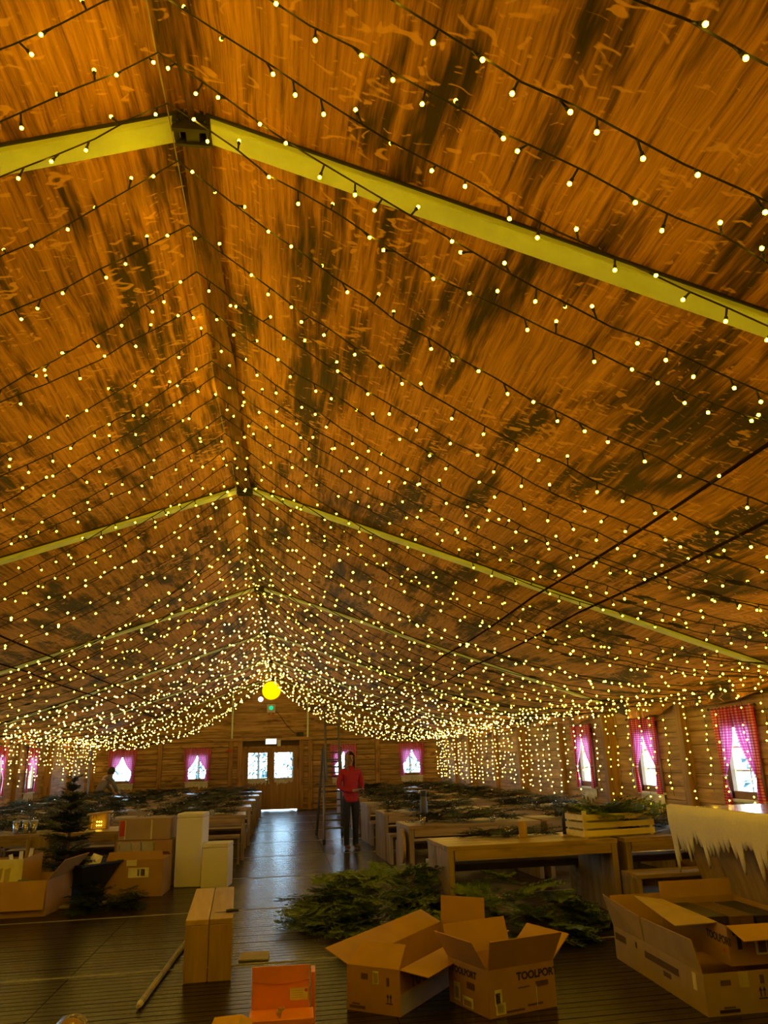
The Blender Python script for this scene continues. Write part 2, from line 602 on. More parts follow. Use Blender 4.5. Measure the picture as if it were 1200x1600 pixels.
for a, b in zip(seams[:-1], seams[1:]):
    b2 = b - 0.02
    for i in range(5):
        xa, xb = -6.0 + 2.4 * i, -6.0 + 2.4 * (i + 1)
        lo, hi = a, b2
        if b > 27:
            hi = 27.9 - FROT * max(abs(xa), abs(xb)) * (1 if (xa + xb) > 0 else 0)
        deck_panel(xa + 0.003, xb - 0.003, lo, hi)
    if 0 < b < 27:
        s = MB()
        s.hexa([fpt(-5.98, b - .02, -0.06), fpt(5.98, b - .02, -0.06), fpt(5.98, b, -0.06), fpt(-5.98, b, -0.06),
                fpt(-5.98, b - .018, 0.003), fpt(5.98, b - .018, 0.003), fpt(5.98, b - .002, 0.003), fpt(-5.98, b - .002, 0.003)])
        s.build('joint_strip', M['strip'], fl)

# ------------------------------------------------------------------ roof lining
ceil = MB()
ceil.panel([(-6.3, -2.3, ZE + .12), (0, -2.3, ZR + .22), (0, 28.2, ZR + .22), (-6.3, 28.2, ZE + .12)], 0.03)
ceil.panel([(0, -2.3, ZR + .22), (6.3, -2.3, ZE + .12), (6.3, 28.2, ZE + .12), (0, 28.2, ZR + .22)], 0.03)
ce = tag(ceil.build('ceiling', M['backing']), kind='structure')
NX, NY = 30, 20
for bay in range(6):
    ya, yb = Y0 + 5 * bay, Y0 + 5 * bay + 5
    for sgn in (-1, 1):
        m = MB()
        cols = []
        prof = [(5.86 * i / NX) for i in range(NX + 1)] + ['v1', 'v2', 'v3', 'v4']
        for j in range(NY + 1):
            y = ya + (yb - ya) * j / NY
            t = j / NY
            bow = math.sin(PI * t)
            for p in prof:
                if isinstance(p, float):
                    e = max(0.0, (p - 3.4) / 2.46)
                    wr = noise.noise(Vector((p * 1.7, y * 0.9, sgn * 3.0))) * 0.05 * e + noise.noise(Vector((p * 5, y * 2.2, sgn * 9.0))) * 0.018 * e
                    z = roof(p) - 0.015 - bow * (0.05 + 0.05 * e) - abs(wr) * 1.3 * bow
                    m.v.append((sgn * p, y, z))
                else:
                    k = int(p[1])
                    tt = (t * 2) % 1.0
                    if t == 1.0:
                        tt = 0
                    drop = 0.10 + 0.17 * (math.sin(PI * tt) ** 0.8) * (0.75 + 0.5 * noise.noise(Vector((y * .4, sgn * 5, 2)))) + 0.03 * noise.noise(Vector((y * 3, k, sgn)))
                    m.v.append((sgn * (5.87 + 0.02 * math.sin(k * 2.1 + y * 4) - 0.05 * bow * (k % 2)), y, roof(5.86) - 0.02 - bow * .1 - drop * k / 4))
        n = len(prof)
        for j in range(NY):
            for i in range(n - 1):
                a = j * n + i
                m.f.append((a, a + 1, a + n + 1, a + n) if sgn < 0 else (a, a + n, a + n + 1, a + 1))
                m.m.append(0)
        m.build('fabric_panel', M['fabric'], ce, smooth=True)
# dark flap covering the ridge joint
for bay in range(6):
    ya, yb = Y0 + 5 * bay + .06, Y0 + 5 * bay + 4.94
    m = MB()
    n = 14
    for j in range(n + 1):
        y = ya + (yb - ya) * j / n
        wv = 0.012 * math.sin(j * 2.3 + bay)
        wd = 0.012 + .004 * math.sin(j) if bay == 0 else (0.058 - .004 * j / n if bay == 1 else .03) + .008 * math.sin(j + bay)
        zs = ZR - 0.05 - .05 * math.sin(PI * j / n)
        m.v += [(-wd + wv, y, zs - .028), (wv, y, zs - .018), (wd + wv, y, zs - .028)]
    for j in range(n):
        a = j * 3
        m.f += [(a, a + 3, a + 4, a + 1), (a + 1, a + 4, a + 5, a + 2)]
        m.m += [0, 0]
    m.build('ridge_flap', M['ridge_dark'], ce, smooth=True)

# steel frames: one rafter pair, brackets and edge rails every five metres
beam_labels = {0: None}
for k in range(7):
    y = Y0 + 5 * k
    if k == 0:
        y += 0.07
    if k == 6:
        y -= 0.07
    names = ['behind the camera', 'nearest to the camera', 'second from the camera', 'third from the camera', 'fourth from the camera', 'fifth from the camera', 'against the far gable wall']
    r = thing('roof_frame', 'cream steel roof frame across the hall, %s' % names[k], 'roof frame', (0, y, 0), 0, 'steel frames of the roof')
    for sgn in (-1, 1):
        d = Vector((sgn * HW, 0, ZE - ZR)).normalized()
        up = Vector((-d.z * sgn, 0, abs(d.x)))
        a = Vector((sgn * 0.075, 0, roof(0.075)))
        b = Vector((sgn * 5.93, 0, roof(5.93)))
        m = MB()
        wd = 0.066
        top, bot = 0.06, -0.058
        pts = []
        for yy in (-wd, wd):
            pass
        m.hexa([a + up * bot + Vector((0, -wd, 0)), b + up * bot + Vector((0, -wd, 0)), b + up * bot + Vector((0, wd, 0)), a + up * bot + Vector((0, wd, 0)),
                a + up * top + Vector((0, -wd, 0)), b + up * top + Vector((0, -wd, 0)), b + up * top + Vector((0, wd, 0)), a + up * top + Vector((0, wd, 0))])
        rf = bevel(m.build('rafter', M['steel_cream'], r), 0.008, 2)
        for yy in (-1, 1):
            e = MB()
            o_ = Vector((0, yy * (wd + .006), 0))
            e.hexa([a + up * -.030 + o_ + Vector((0, -.005, 0)), b + up * -.030 + o_ + Vector((0, -.005, 0)), b + up * -.030 + o_ + Vector((0, .005, 0)), a + up * -.030 + o_ + Vector((0, .005, 0)),
                    a + up * .01 + o_ + Vector((0, -.005, 0)), b + up * .01 + o_ + Vector((0, -.005, 0)), b + up * .01 + o_ + Vector((0, .005, 0)), a + up * .01 + o_ + Vector((0, .005, 0))])
            e.build('edge_rail', M['steel_dark'], r)
        if 0 < k < 6:
            m2 = MB()
            m2.cbox(sgn * 5.80, sgn * 5.92, -.06, .06, 0.0, roof(5.85) - .04)
            m2.build('leg', M['post'], r)
    m = MB()
    for yy in (-0.05, 0.05):
        m.cbox(-0.078, 0.078, yy - .008, yy + .008, ZR - .115, ZR + .03)
    m.cbox(-0.03, 0.03, -.05, .05, ZR - .10, ZR - .02)
    m.cbox(-0.085, -0.062, -.07, .07, ZR - .095, ZR + .02)
    m.cbox(0.062, 0.085, -.07, .07, ZR - .095, ZR + .02)
    m.cbox(-0.085, 0.085, -.062, -.04, ZR - .125, ZR - .105)
    m.build('apex_bracket', M['steel_dark'], r)
    for xx in (-.045, .045):
        for zz in (-.03, -.075):
            mb = MB()
            mb.tube([(xx, -.062, ZR + zz), (xx, -.078, ZR + zz)], 0.011, 6)
            mb.build('bolt', M['steel_dark'], r)

# tension cables under the lining
for sgn, side in ((-1, 'left'), (1, 'right')):
    for i, x in enumerate((3.12, 3.62)):
        pts = []
        for k in range(61):
            y = Y0 + .1 + (29.8) * k / 60
            t = ((y - Y0) % 5) / 5
            pts.append((sgn * x, y, roof(x) - .16 - 0.03 * math.sin(PI * t)))
        m = MB()
        m.tube(pts, 0.012, 5)
        tag(m.build('tension_cable', M['strap']), 'dark tension cable running lengthwise under the %s roof slope, %s of the pair' % (side, 'upper' if i == 0 else 'lower'), 'cable', 'tension cables under the roof')

# rope that carries the strings below the ridge
pts = []
for k in range(100):
    y = Y0 + .1 + 29.8 * k / 99
    t = ((y - Y0) % 5) / 5
    pts.append((-0.085 + .008 * math.sin(y * 2), y, ZR - .11 - .06 * math.sin(PI * t)))
m = MB()
m.tube(pts, 0.003, 5)
tag(m.build('support_rope', M['rope']), 'thin pale rope under the ridge that holds up all the light strings', 'rope')

# ------------------------------------------------------------------ walls
def cells(z0, z1, hh):
    n = max(1, int(round((z1 - z0) / hh)))
    return [(z0 + (z1 - z0) * i / n, z0 + (z1 - z0) * (i + 1) / n) for i in range(n)]

WZ0, WZ1, WW = 1.05, 1.88, 0.66          # window opening

def side_wall(sgn, name, windows, ystart_boards):
    X = sgn * 6.0
    back = MB()
    ys = [Y0 + 2.5 * i for i in range(13)]
    solid = lambda a, b, c, d: back.cbox(X + sgn * .045, X + sgn * .09, a, b, c, d)
    for a, b in zip(ys[:-1], ys[1:]):
        cy = (a + b) / 2
        wi = [w for w in windows if a < w < b]
        if wi:
            cy = wi[0]
            solid(a, cy - WW / 2, -.12, ZE + .1)
            solid(cy + WW / 2, b, -.12, ZE + .1)
            solid(cy - WW / 2, cy + WW / 2, -.12, WZ0)
            solid(cy - WW / 2, cy + WW / 2, WZ1, ZE + .1)
        else:
            solid(a, b, -.12, ZE + .1)
    wl = tag(back.build(name, M['backing']), kind='structure')
    for a, b in zip(ys[:-1], ys[1:]):
        wi = [w for w in windows if a < w < b]
        seg_all = MB()
        for (z0, z1) in cells(0.0, ZE, 0.181):
            spans = [(a + .07, b - .07)]
            if wi and z1 > WZ0 - .02 and z0 < WZ1 + .02:
                spans = [(a + .07, wi[0] - WW / 2 - .045), (wi[0] + WW / 2 + .045, b - .07)]
            for (s0, s1) in spans:
                m = MB()
                t = rnd.uniform(.0, .014)
                x0, x1 = X - sgn * t, X + sgn * .044
                ym = (s0 + s1) / 2
                m.cbox(x0, x1, s0 - ym, s1 - ym, z0 + .004, z1 - .004)
                if b > ystart_boards:
                    m.build('board', M['board'], wl, loc=(0, ym, 0))
                else:
                    seg_all.cbox(x0, x1, s0, s1, z0 + .004, z1 - .004)
        if seg_all.v:
            tag(seg_all.build('board_run', M['board'], wl), kind='stuff')
    for y in ys:
        if abs(y - Y1) < .1 or abs(y - Y0) < .1:
            continue
        m = MB()
        m.cbox(X - sgn * .115, X + sgn * .04, -.085, .085, 0, ZE - .08)
        bevel(m.build('wall_post', M['post'], wl, loc=(0, y, 0)), .008)
    m = MB()
    m.cbox(X - sgn * .06, X + sgn * .02, Y0, Y1, ZE - .12, ZE + .04)
    m.build('top_rail', M['post'], wl)
    return wl

WIN_R = [9.12, 11.64, 14.2]
WIN_L = [11.65, 14.15, 16.65, 19.12, 21.55]
wall_right = side_wall(1, 'wall_right', WIN_R, 6)
wall_left = side_wall(-1, 'wall_left', WIN_L, 17)

# far gable wall
WIN_F = [-4.93, -2.47, 2.50, 4.90]
YF = 27.9
back = MB()
def fsolid(x0, x1, z0, z1):
    back.cbox(x0, x1, YF + .045, YF + .10, z0, z1)
DX, DZ = 0.93, 2.03
xs = [-6.1]
fsolid(-6.1, 6.1, 2.33, 2.6)
edges = [(-6.1, -DX), (DX, 6.1)]
for (a, b) in edges:
    ws = [x for x in WIN_F if a < x < b]
    cur = a
    for x in ws:
        fsolid(cur, x - WW / 2, -.12, 2.33)
        fsolid(x - WW / 2, x + WW / 2, -.12, WZ0)
        fsolid(x - WW / 2, x + WW / 2, WZ1, 2.33)
        cur = x + WW / 2
    fsolid(cur, b, -.12, 2.33)
fsolid(-DX, DX, DZ, 2.33)
for i in range(12):
    z0 = 2.6 + i * .18
    hw = max(0.05, (ZR + .2 - z0) / ((ZR - ZE) / HW))
    fsolid(-min(hw, 6.1), min(hw, 6.1), z0, z0 + .18)
wall_far = tag(back.build('wall_back', M['backing']), kind='structure')
POSTS_F = [-5.88, -3.72, -1.36, -1.05, 1.05, 1.36, 3.70, 5.88]
bounds = [-5.97] + POSTS_F[1:-1] + [5.97]
for a, b in zip(bounds[:-1], bounds[1:]):
    if a < 0 < b:
        continue
    wi = [x for x in WIN_F if a < x < b]
    for (z0, z1) in cells(0.0, 2.26, 0.175):
        spans = [(a + .08, b - .08)]
        if b - a < .5:
            spans = [(a + .06, b - .06)]
        if wi and z1 > WZ0 - .02 and z0 < WZ1 + .02:
            spans = [(a + .08, wi[0] - WW / 2 - .045), (wi[0] + WW / 2 + .045, b - .08)]
        for (s0, s1) in spans:
            m = MB()
            t = rnd.uniform(.01, .035)
            xm = (s0 + s1) / 2
            m.cbox(s0 - xm, s1 - xm, YF - t, YF + .044, z0 + .006, z1 - .006)
            bevel(m.build('log_board', M['board_x'], wall_far, loc=(xm, 0, 0)), .01)
for (z0, z1) in cells(2.40, 4.40, 0.20):
    hw = (ZR - (z0 + z1) / 2) / ((ZR - ZE) / HW)
    m = MB()
    m.cbox(-min(hw, 5.95), min(hw, 5.95), YF - rnd.uniform(0, .008), YF + .044, z0 + .003, z1 - .003)
    m.build('gable_board', M['board_x'], wall_far)
for x in POSTS_F:
    m = MB()
    m.cbox(-.075, .075, YF - .06, YF + .04, 0, 2.27)
    bevel(m.build('wall_post', M['post'], wall_far, loc=(x, 0, 0)), .008)
m = MB()
m.cbox(-5.95, 5.95, YF - .075, YF + .04, 2.27, 2.39)
bevel(m.build('tie_beam', M['board_x'], wall_far), .01)
m = MB()
m.cbox(-DX - .02, DX + .02, YF - .05, YF + .04, DZ, DZ + .06)
m.cbox(-DX - .04, -DX + .02, YF - .05, YF + .04, 0, DZ + .06)
m.cbox(DX - .02, DX + .04, YF - .05, YF + .04, 0, DZ + .06)
m.build('door_frame', M['post'], wall_far)
# wall behind the camera
back = MB()
back.cbox(-6.1, 6.1, Y0 - .12, Y0 - .06, -.12, 2.6)
for i in range(12):
    z0 = 2.6 + i * .18
    hw = max(0.05, (ZR + .2 - z0) / ((ZR - ZE) / HW))
    back.cbox(-min(hw, 6.1), min(hw, 6.1), Y0 - .12, Y0 - .06, z0, z0 + .18)
tag(back.build('wall_front', M['board_x']), kind='structure')

# windows --------------------------------------------------------
# local frame: along = horizontal on the wall, nrm = into the room
wcount = [0]
def portal(c, along, nrm, w_, h_):
    ld = bpy.data.lights.new('daylight_opening', 'AREA')
    ld.shape = 'RECTANGLE'
    ld.size, ld.size_y = w_, h_
    ld.cycles.is_portal = True
    o = bpy.data.objects.new('daylight_opening', ld)
    C.objects.link(o)
    z = -Vector(nrm)
    x = Vector(along)
    yv = z.cross(x)
    mt = Matrix.Identity(4)
    for i in range(3):
        mt[i][0], mt[i][1], mt[i][2], mt[i][3] = x[i], yv[i], z[i], c[i]
    o.matrix_world = mt

def window(base, along, nrm):
    """base: point on the wall's inner face below the window, at floor level."""
    wcount[0] += 1
    al, nn, bs = Vector(along), Vector(nrm), Vector(base)
    P = lambda a, d, z: bs + al * a + nn * d + Vector((0, 0, z))
    def bar(m, a0, a1, d0, d1, z0, z1, mi=0):
        pts = [P(a0, d0, z0), P(a1, d0, z0), P(a1, d1, z0), P(a0, d1, z0), P(a0, d0, z1), P(a1, d0, z1), P(a1, d1, z1), P(a0, d1, z1)]
        m.hexa(pts, mi)
    h = WW / 2
    m = MB()
    for (a0, a1, z0, z1) in ((-h - .05, -h + .04, WZ0 - .05, WZ1 + .05), (h - .04, h + .05, WZ0 - .05, WZ1 + .05), (-h, h, WZ0 - .05, WZ0 + .04), (-h, h, WZ1 - .04, WZ1 + .05)):
        bar(m, a0, a1, -.03, .022, z0, z1)
    root = tag(m.build('window_%d' % wcount[0], M['frame_brown']), kind='structure')
    m = MB()
    for (a0, a1, z0, z1) in ((-h, -h + .02, WZ0, WZ1), (h - .02, h, WZ0, WZ1), (-h, h, WZ0, WZ0 + .015)):
        bar(m, a0, a1, -.12, -.03, z0, z1)
    m.build('reveal', M['frame_yellow'], root)
    mv = MB()
    bar(mv, -.012, .012, -.085, -.06, WZ0 + .03, WZ1 - .03)
    mv.build('mullion', M['frame_white'], root)
    zz = [WZ0 + (WZ1 - WZ0) * k / 3 for k in (1, 2)]
    for z in zz:
        mh = MB()
        bar(mh, -h + .03, h - .03, -.083, -.062, z - .011, z + .011)
        mh.build('muntin', M['frame_white'], root)
    zs = [WZ0 + .03] + zz + [WZ1 - .03]
    for i in range(3):
        for (a0, a1) in ((-h + .03, -.012), (.012, h - .03)):
            mp = MB()
            bar(mp, a0, a1, -.075, -.071, zs[i], zs[i + 1])
            mp.build('pane', M['glass'], root)
    ms = MB()
    bar(ms, -h - .07, h + .07, -.03, .07, WZ0 - .08, WZ0 - .05)
    ms.build('sill', M['frame_white'], root)
    # sprayed icicles under the sill
    fr = MB()
    r2 = random.Random(wcount[0] * 11)
    n = 18
    dz = [0.10 + 0.17 * r2.random() * (1 if i % 2 else .45) for i in range(n + 1)]
    for i in range(n):
        a0, a1 = -h - .05 + (WW + .10) * i / n, -h - .05 + (WW + .10) * (i + 1) / n
        pts = [P(a0, .026, WZ0 - .08 - dz[i]), P(a1, .026, WZ0 - .08 - dz[i + 1]), P(a1, .034, WZ0 - .08 - dz[i + 1]), P(a0, .034, WZ0 - .08 - dz[i]),
               P(a0, .026, WZ0 - .075), P(a1, .026, WZ0 - .075), P(a1, .034, WZ0 - .075), P(a0, .034, WZ0 - .075)]
        fr.hexa(pts)
    fr.build('snow_fringe', M['snow_paint'], root)
    portal(P(0, -.10, (WZ0 + WZ1) / 2), al, nn, WW, WZ1 - WZ0)
    return root

def curtain_panel(P, a_top0, a_top1, a_tie, a_bot0, a_bot1, z_top, z_tie, z_bot, seed):
    """gathered cloth: wide at the rod, pinched at the tie, flaring below."""
    nu, nv = 22, 26
    vs, fs, uv = [], [], []
    for j in range(nv + 1):
        t = j / nv
        z = z_top + (z_bot - z_top) * t
        tt = (z_top - z_tie) / (z_top - z_bot)
        if t < tt:
            s = (t / tt) ** 2.3
            l0 = a_top0 + (a_tie - .035 - a_top0) * s
            l1 = a_top1 + (a_tie + .035 - a_top1) * s
        else:
            s = min(1, (t - tt) / (1 - tt) * 1.4)
            l0 = a_tie - .035 + (a_bot0 - a_tie + .035) * s
            l1 = a_tie + .035 + (a_bot1 - a_tie - .035) * s
        for i in range(nu + 1):
            u = i / nu
            a = l0 + (l1 - l0) * u
            d = .075 + .014 * math.sin(u * 2 * PI * 5 + seed) + .006 * math.sin(u * 17 + t * 5 + seed)
            vs.append(P(a, d, z))
            uv.append((u * .5, t))
    for j in range(nv):
        for i in range(nu):
            a = j * (nu + 1) + i
            fs.append((a, a + 1, a + nu + 2, a + nu + 1))
    me = bpy.data.meshes.new('curtain_panel')
    me.from_pydata([tuple(v) for v in vs], [], fs)
    ul = me.uv_layers.new(name='UVMap')
    for p in me.polygons:
        for li in p.loop_indices:
            ul.data[li].uv = uv[me.loops[li].vertex_index]
    me.materials.append(M['curtain'])
    me.polygons.foreach_set('use_smooth', [True] * len(me.polygons))
    return me

def curtains(base, along, nrm, label, group, ztie=1.40, seed=0.0, halfw=.46, zbot=1.0):
    al, nn, bs = Vector(along), Vector(nrm), Vector(base)
    P = lambda a, d, z: al * a + nn * d + Vector((0, 0, z))
    r = thing('window_curtain', label, 'curtain', bs, 0, group)
    ztop = 2.09
    for s in (-1, 1):
        if s < 0:
            me = curtain_panel(P, -halfw, .012, -halfw + .10, -halfw + .03, -halfw + .20, ztop, ztie, zbot, seed)
        else:
            me = curtain_panel(P, -.012, halfw, halfw - .10, halfw - .20, halfw - .03, ztop, ztie, zbot, seed + 2)
        put('curtain_panel', me, r)
        m = MB()
        ac = s * (halfw - .10)
        ring = [P(ac + .045 * math.cos(a), .075 + .03 * math.sin(a), ztie) for a in [2 * PI * k / 10 for k in range(11)]]
        m.tube(ring, .008, 5)
        m.build('tieback', M['curtain'], r)
    m = MB()
    m.tube([P(-halfw - .05, .075, ztop - .015), P(halfw + .05, .075, ztop - .015)], .008, 6)
    for s in (-1, 1):
        m.ball(P(s * (halfw + .055), .075, ztop - .015), .018, 0, 4, 8)
        m.tube([P(s * halfw * .97, .0, ztop - .015), P(s * halfw * .97, .075, ztop - .015)], .006, 5)
    m.build('curtain_rod', M['steel_dark'], r)
    return r

for y, lb in zip(WIN_R, ('tall pink gingham curtains on the right wall window behind the snow-fringed bar', 'pink gingham curtains on the middle of the three right wall windows', 'pink gingham curtains on the farthest of the three right wall windows')):
    window((6.0, y, 0), (0, -1, 0), (-1, 0, 0))
    curtains((6.0, y, 0), (0, -1, 0), (-1, 0, 0), lb, 'gingham window curtains', 1.36 if y > 10 else 1.27, y, .46, .98 if y > 10 else .90)
for y in WIN_L:
    window((-6.0, y, 0), (0, 1, 0), (1, 0, 0))
    if y > 18:
        curtains((-6.0, y, 0), (0, 1, 0), (1, 0, 0), 'pink gingham curtains on the left wall window %s' % ('at the left edge of the photo' if y < 20 else 'left of the small fir tree'), 'gingham window curtains', 1.36, y)
for x, lb in zip(WIN_F, ('pink gingham curtains on the far wall window beside the bending person', 'pink gingham curtains on the far wall window left of the double door', 'pink gingham curtains on the far wall window behind the ladder', 'pink gingham curtains on the far wall window next to the right corner')):
    window((x, YF - .02, 0), (1, 0, 0), (0, -1, 0))
    curtains((x, YF - .02, 0), (1, 0, 0), (0, -1, 0), lb, 'gingham window curtains', 1.36, x)

# double door ------------------------------------------------------
for i, sgn in enumerate((-1, 1)):
    m = MB()
    xa, xb = sgn * .002, sgn * .928
    wa, wb = sgn * .13, sgn * .76
    z0, zw0, zw1, z1 = .035, 1.05, 1.87, 2.04
    yd0, yd1 = YF - .035, YF + .02
    m.cbox(xa, xb, yd0, yd1, z0, zw0)
    m.cbox(xa, xb, yd0, yd1, zw1, z1)
    m.cbox(xa, wa, yd0, yd1, zw0, zw1)
    m.cbox(wb, xb, yd0, yd1, zw0, zw1)
    d = tag(m.build('door_%d' % (i + 1), M['door']), kind='structure')
    zz = [zw0 + (zw1 - zw0) * k / 3 for k in range(4)]
    xm = (wa + wb) / 2
    for z in zz[1:3]:
        mm = MB()
        mm.cbox(wa, wb, yd0 + .012, yd0 + .035, z - .012, z + .012)
        mm.build('muntin', M['frame_white'], d)
    mm = MB()
    mm.cbox(xm - .012, xm + .012, yd0 + .01, yd0 + .036, zw0, zw1)
    mm.build('mullion', M['frame_white'], d)
    for k in range(3):
        for (a, b) in ((wa, xm - sgn * .012), (xm + sgn * .012, wb)):
            mp = MB()
            mp.cbox(a, b, yd0 + .02, yd0 + .024, zz[k] + .01, zz[k + 1] - .01)
            mp.build('pane', M['glass'], d)
    mm = MB()
    mm.cbox(wa - sgn * .03, wb + sgn * .03, yd0 - .03, yd0, zw0 - .035, zw0)
    mm.build('sill', M['frame_white'], d)
    fr = MB()
    r2 = random.Random(40 + i)
    n = 18
    dz = [0.09 + 0.15 * r2.random() * (1 if k % 2 else .4) for k in range(n + 1)]
    for k in range(n):
        a0, a1 = wa + (wb - wa) * k / n, wa + (wb - wa) * (k + 1) / n
        fr.hexa([(a0, yd0 - .008, zw0 - .03 - dz[k]), (a1, yd0 - .008, zw0 - .03 - dz[k + 1]), (a1, yd0 - .001, zw0 - .03 - dz[k + 1]), (a0, yd0 - .001, zw0 - .03 - dz[k]),
                 (a0, yd0 - .008, zw0 - .03), (a1, yd0 - .008, zw0 - .03), (a1, yd0 - .001, zw0 - .03), (a0, yd0 - .001, zw0 - .03)])
    fr.build('snow_fringe', M['snow_paint'], d)
    if sgn < 0:
        mh = MB()
        mh.cbox(-.075, -.035, yd0 - .012, yd0, .86, 1.04)
        mh.tube([(-.055, yd0 - .01, .99), (-.055, yd0 - .055, .99), (-.17, yd0 - .055, .985)], .011, 6)
        mh.build('door_handle', M['steel_cup'], d)
        ms_ = MB()
        ms_.cbox(-.03, .03, yd0 - .014, yd0 - .001, .035, 2.04)
        ms_.build('cover_strip', M['door'], d)
    portal(((wa + wb) / 2, YF + .06, (zw0 + zw1) / 2), (1, 0, 0), (0, -1, 0), .63, .82)
m = MB()
m.cbox(-.9, .9, YF - .04, YF + .3, -.05, .004)  # white slab under the door gap, bright daylight strip put into its colour
m.build('threshold', M['gap_white'], fl)

# ------------------------------------------------------------------ fittings on the far wall
r = thing('exit_light', 'lit white emergency light box above the double door', 'exit light', (0, YF - .09, 2.14))
m = MB(); m.cbox(-.20, .20, -.02, .05, 0, .20); bevel(m.build('housing', M['frame_white'], r), .01)
m = MB(); m.cbox(-.175, .175, -.028, -.02, .02, .18); m.build('light_panel', M['exit_white'], r)
m = MB(); m.cbox(.215, .33, -.01, .0, -.06, .15); m.build('reflector_plate', M['frame_white'], r)

r = thing('green_signal_box', 'small square box with a round green light high on the gable wall', 'signal light', (-.02, YF - .01, 3.2))
m = MB(); m.cbox(-.15, .15, -.08, 0, 0, .30); bevel(m.build('housing', M['paper_grey'], r), .01)
m = MB(); m.tube([(.0, -.08, .17), (.0, -.105, .17)], .075, 16); m.build('lens', M['green_glow'], r)
for sx in (-1, 1):
    m = MB(); m.cbox(sx * .07 - .03, sx * .07 + .03, -.06, -.01, -.06, -.0); m.build('foot', M['red_label'], r)

r = thing('ball_lamp', 'big round glowing yellow lamp in an orange bracket below the gable peak', 'lamp', (0, 26.6, 3.86))
m = MB()
ax = Vector((-.15, -1, -.1)).normalized()
m.tube([ax * -.12, ax * -.09, ax * .08, ax * .11], [.24, .30, .30, .25], 28)
m.build('lamp_drum', M['yellow_lamp'], r)
m = MB()
arc = [Vector((.33 * math.cos(a), .0, .33 * math.sin(a))) for a in [-PI / 2 - .5 + k * (PI / 2 + .75) / 10 for k in range(11)]]
for a, b in zip(arc[:-1], arc[1:]):
    m.panel([a + Vector((0, -.1, 0)), b + Vector((0, -.1, 0)), b + Vector((0, .12, 0)), a + Vector((0, .12, 0))], .012)
m.build('bracket', M['orange_metal'], r)
m = MB(); m.tube([(.0, .1, .24), (0, .1, .42)], .012, 6); m.build('hanger', M['steel_dark'], r)

r = thing('small_white_lamp', 'small white lamp hanging just below the round yellow lamp', 'lamp', (-.36, 26.9, 3.60))
m = MB(); m.ball((0, 0, 0), .085, 0, 6, 12); m.build('globe', M['white_glow'], r, True)
m = MB(); m.tube([(0, .0, .07), (.02, .3, .42)], .012, 6); m.tube([(.02, .3, .42), (.05, .95, .42)], .012, 6); m.build('arm', M['steel_dark'], r)

for sx, lb in ((-1.34, 'pale upright gable pole left of the double door'), (1.26, 'pale upright gable pole right of the double door')):
    m = MB()
    m.tube([(sx, YF - .06, 2.36), (sx, YF - .06, 4.0)], .032, 8)
    tag(m.build('gable_pole', M['steel_cream']), lb, 'pole', 'gable poles')
m = MB()
m.tube([(.1, YF - .02, 3.3), (.3, YF - .02, 3.1), (.5, YF - .02, 2.8), (.75, YF - .03, 2.55), (1.0, YF - .05, 2.42)], .010, 5)
tag(m.build('lamp_cord', M['cable']), 'black cord drooping from the green signal box over the door', 'cord')
m = MB()
m.cbox(-.12, .12, -.08, 0, 0, .14); m.cbox(-.09, -.03, -.10, -.08, .03, .10)
tag(bevel(m.build('junction_box', M['black_plastic'], None, loc=(1.0, YF - .03, 2.39)), .01), 'black junction box on the tie beam above the double door', 'box')
for i, z in enumerate((1.98, 2.10)):
    m = MB(); m.cbox(-.04, .04, -.03, 0, 0, .07); m.cbox(-.02, .02, -.04, -.03, .015, .055)
    tag(bevel(m.build('wall_switch', M['red_label'], None, loc=(-1.36 - .11 * i, YF - .055, 1.93)), .005), 'small reddish switch on the post left of the double door, %s of the two' % ('right' if i == 0 else 'left'), 'switch', 'wall switches')

# ------------------------------------------------------------------ string lights
string_y = [0.55, 0.9, 1.25, 1.6, 1.88, 2.14, 2.43, 2.69, 3.03, 3.47, 3.86, 4.17, 4.50, 4.86, 5.08, 5.40, 5.75, 6.12, 6.45, 6.80, 7.2]
y = 7.55
while y < 27.5:
    string_y.append(y)
    y += rnd.uniform(.29, .44) if y < 13 else rnd.uniform(.36, .54)
NEAR = 21
bm = MB()
bm.tube([(0, 0, 0), (0, 0, -.034)], .0042, 5, 0)
bm.tube([(0, 0, -.034), (0, 0, -.046)], [.0062, .0072], 6, 0)
bm.ball((0, 0, -.053), .0070, 1, 5, 8)
bulb_me = bm.mesh('bulb', [M['cable'], M['led_near']], True)

def string_curve(Y, sgn, sag, dy, zend, apex):
    pts = []
    for k in range(41):
        t = k / 40
        x = -.08 + (sgn * 5.82 + .08) * t
        z = apex[2] + (zend - apex[2]) * t - sag * 4 * t * (1 - t) * (1 - .25 * (t - .5))
        yy = Y + dy * t
        pts.append(Vector((x, yy, z)))
    return pts

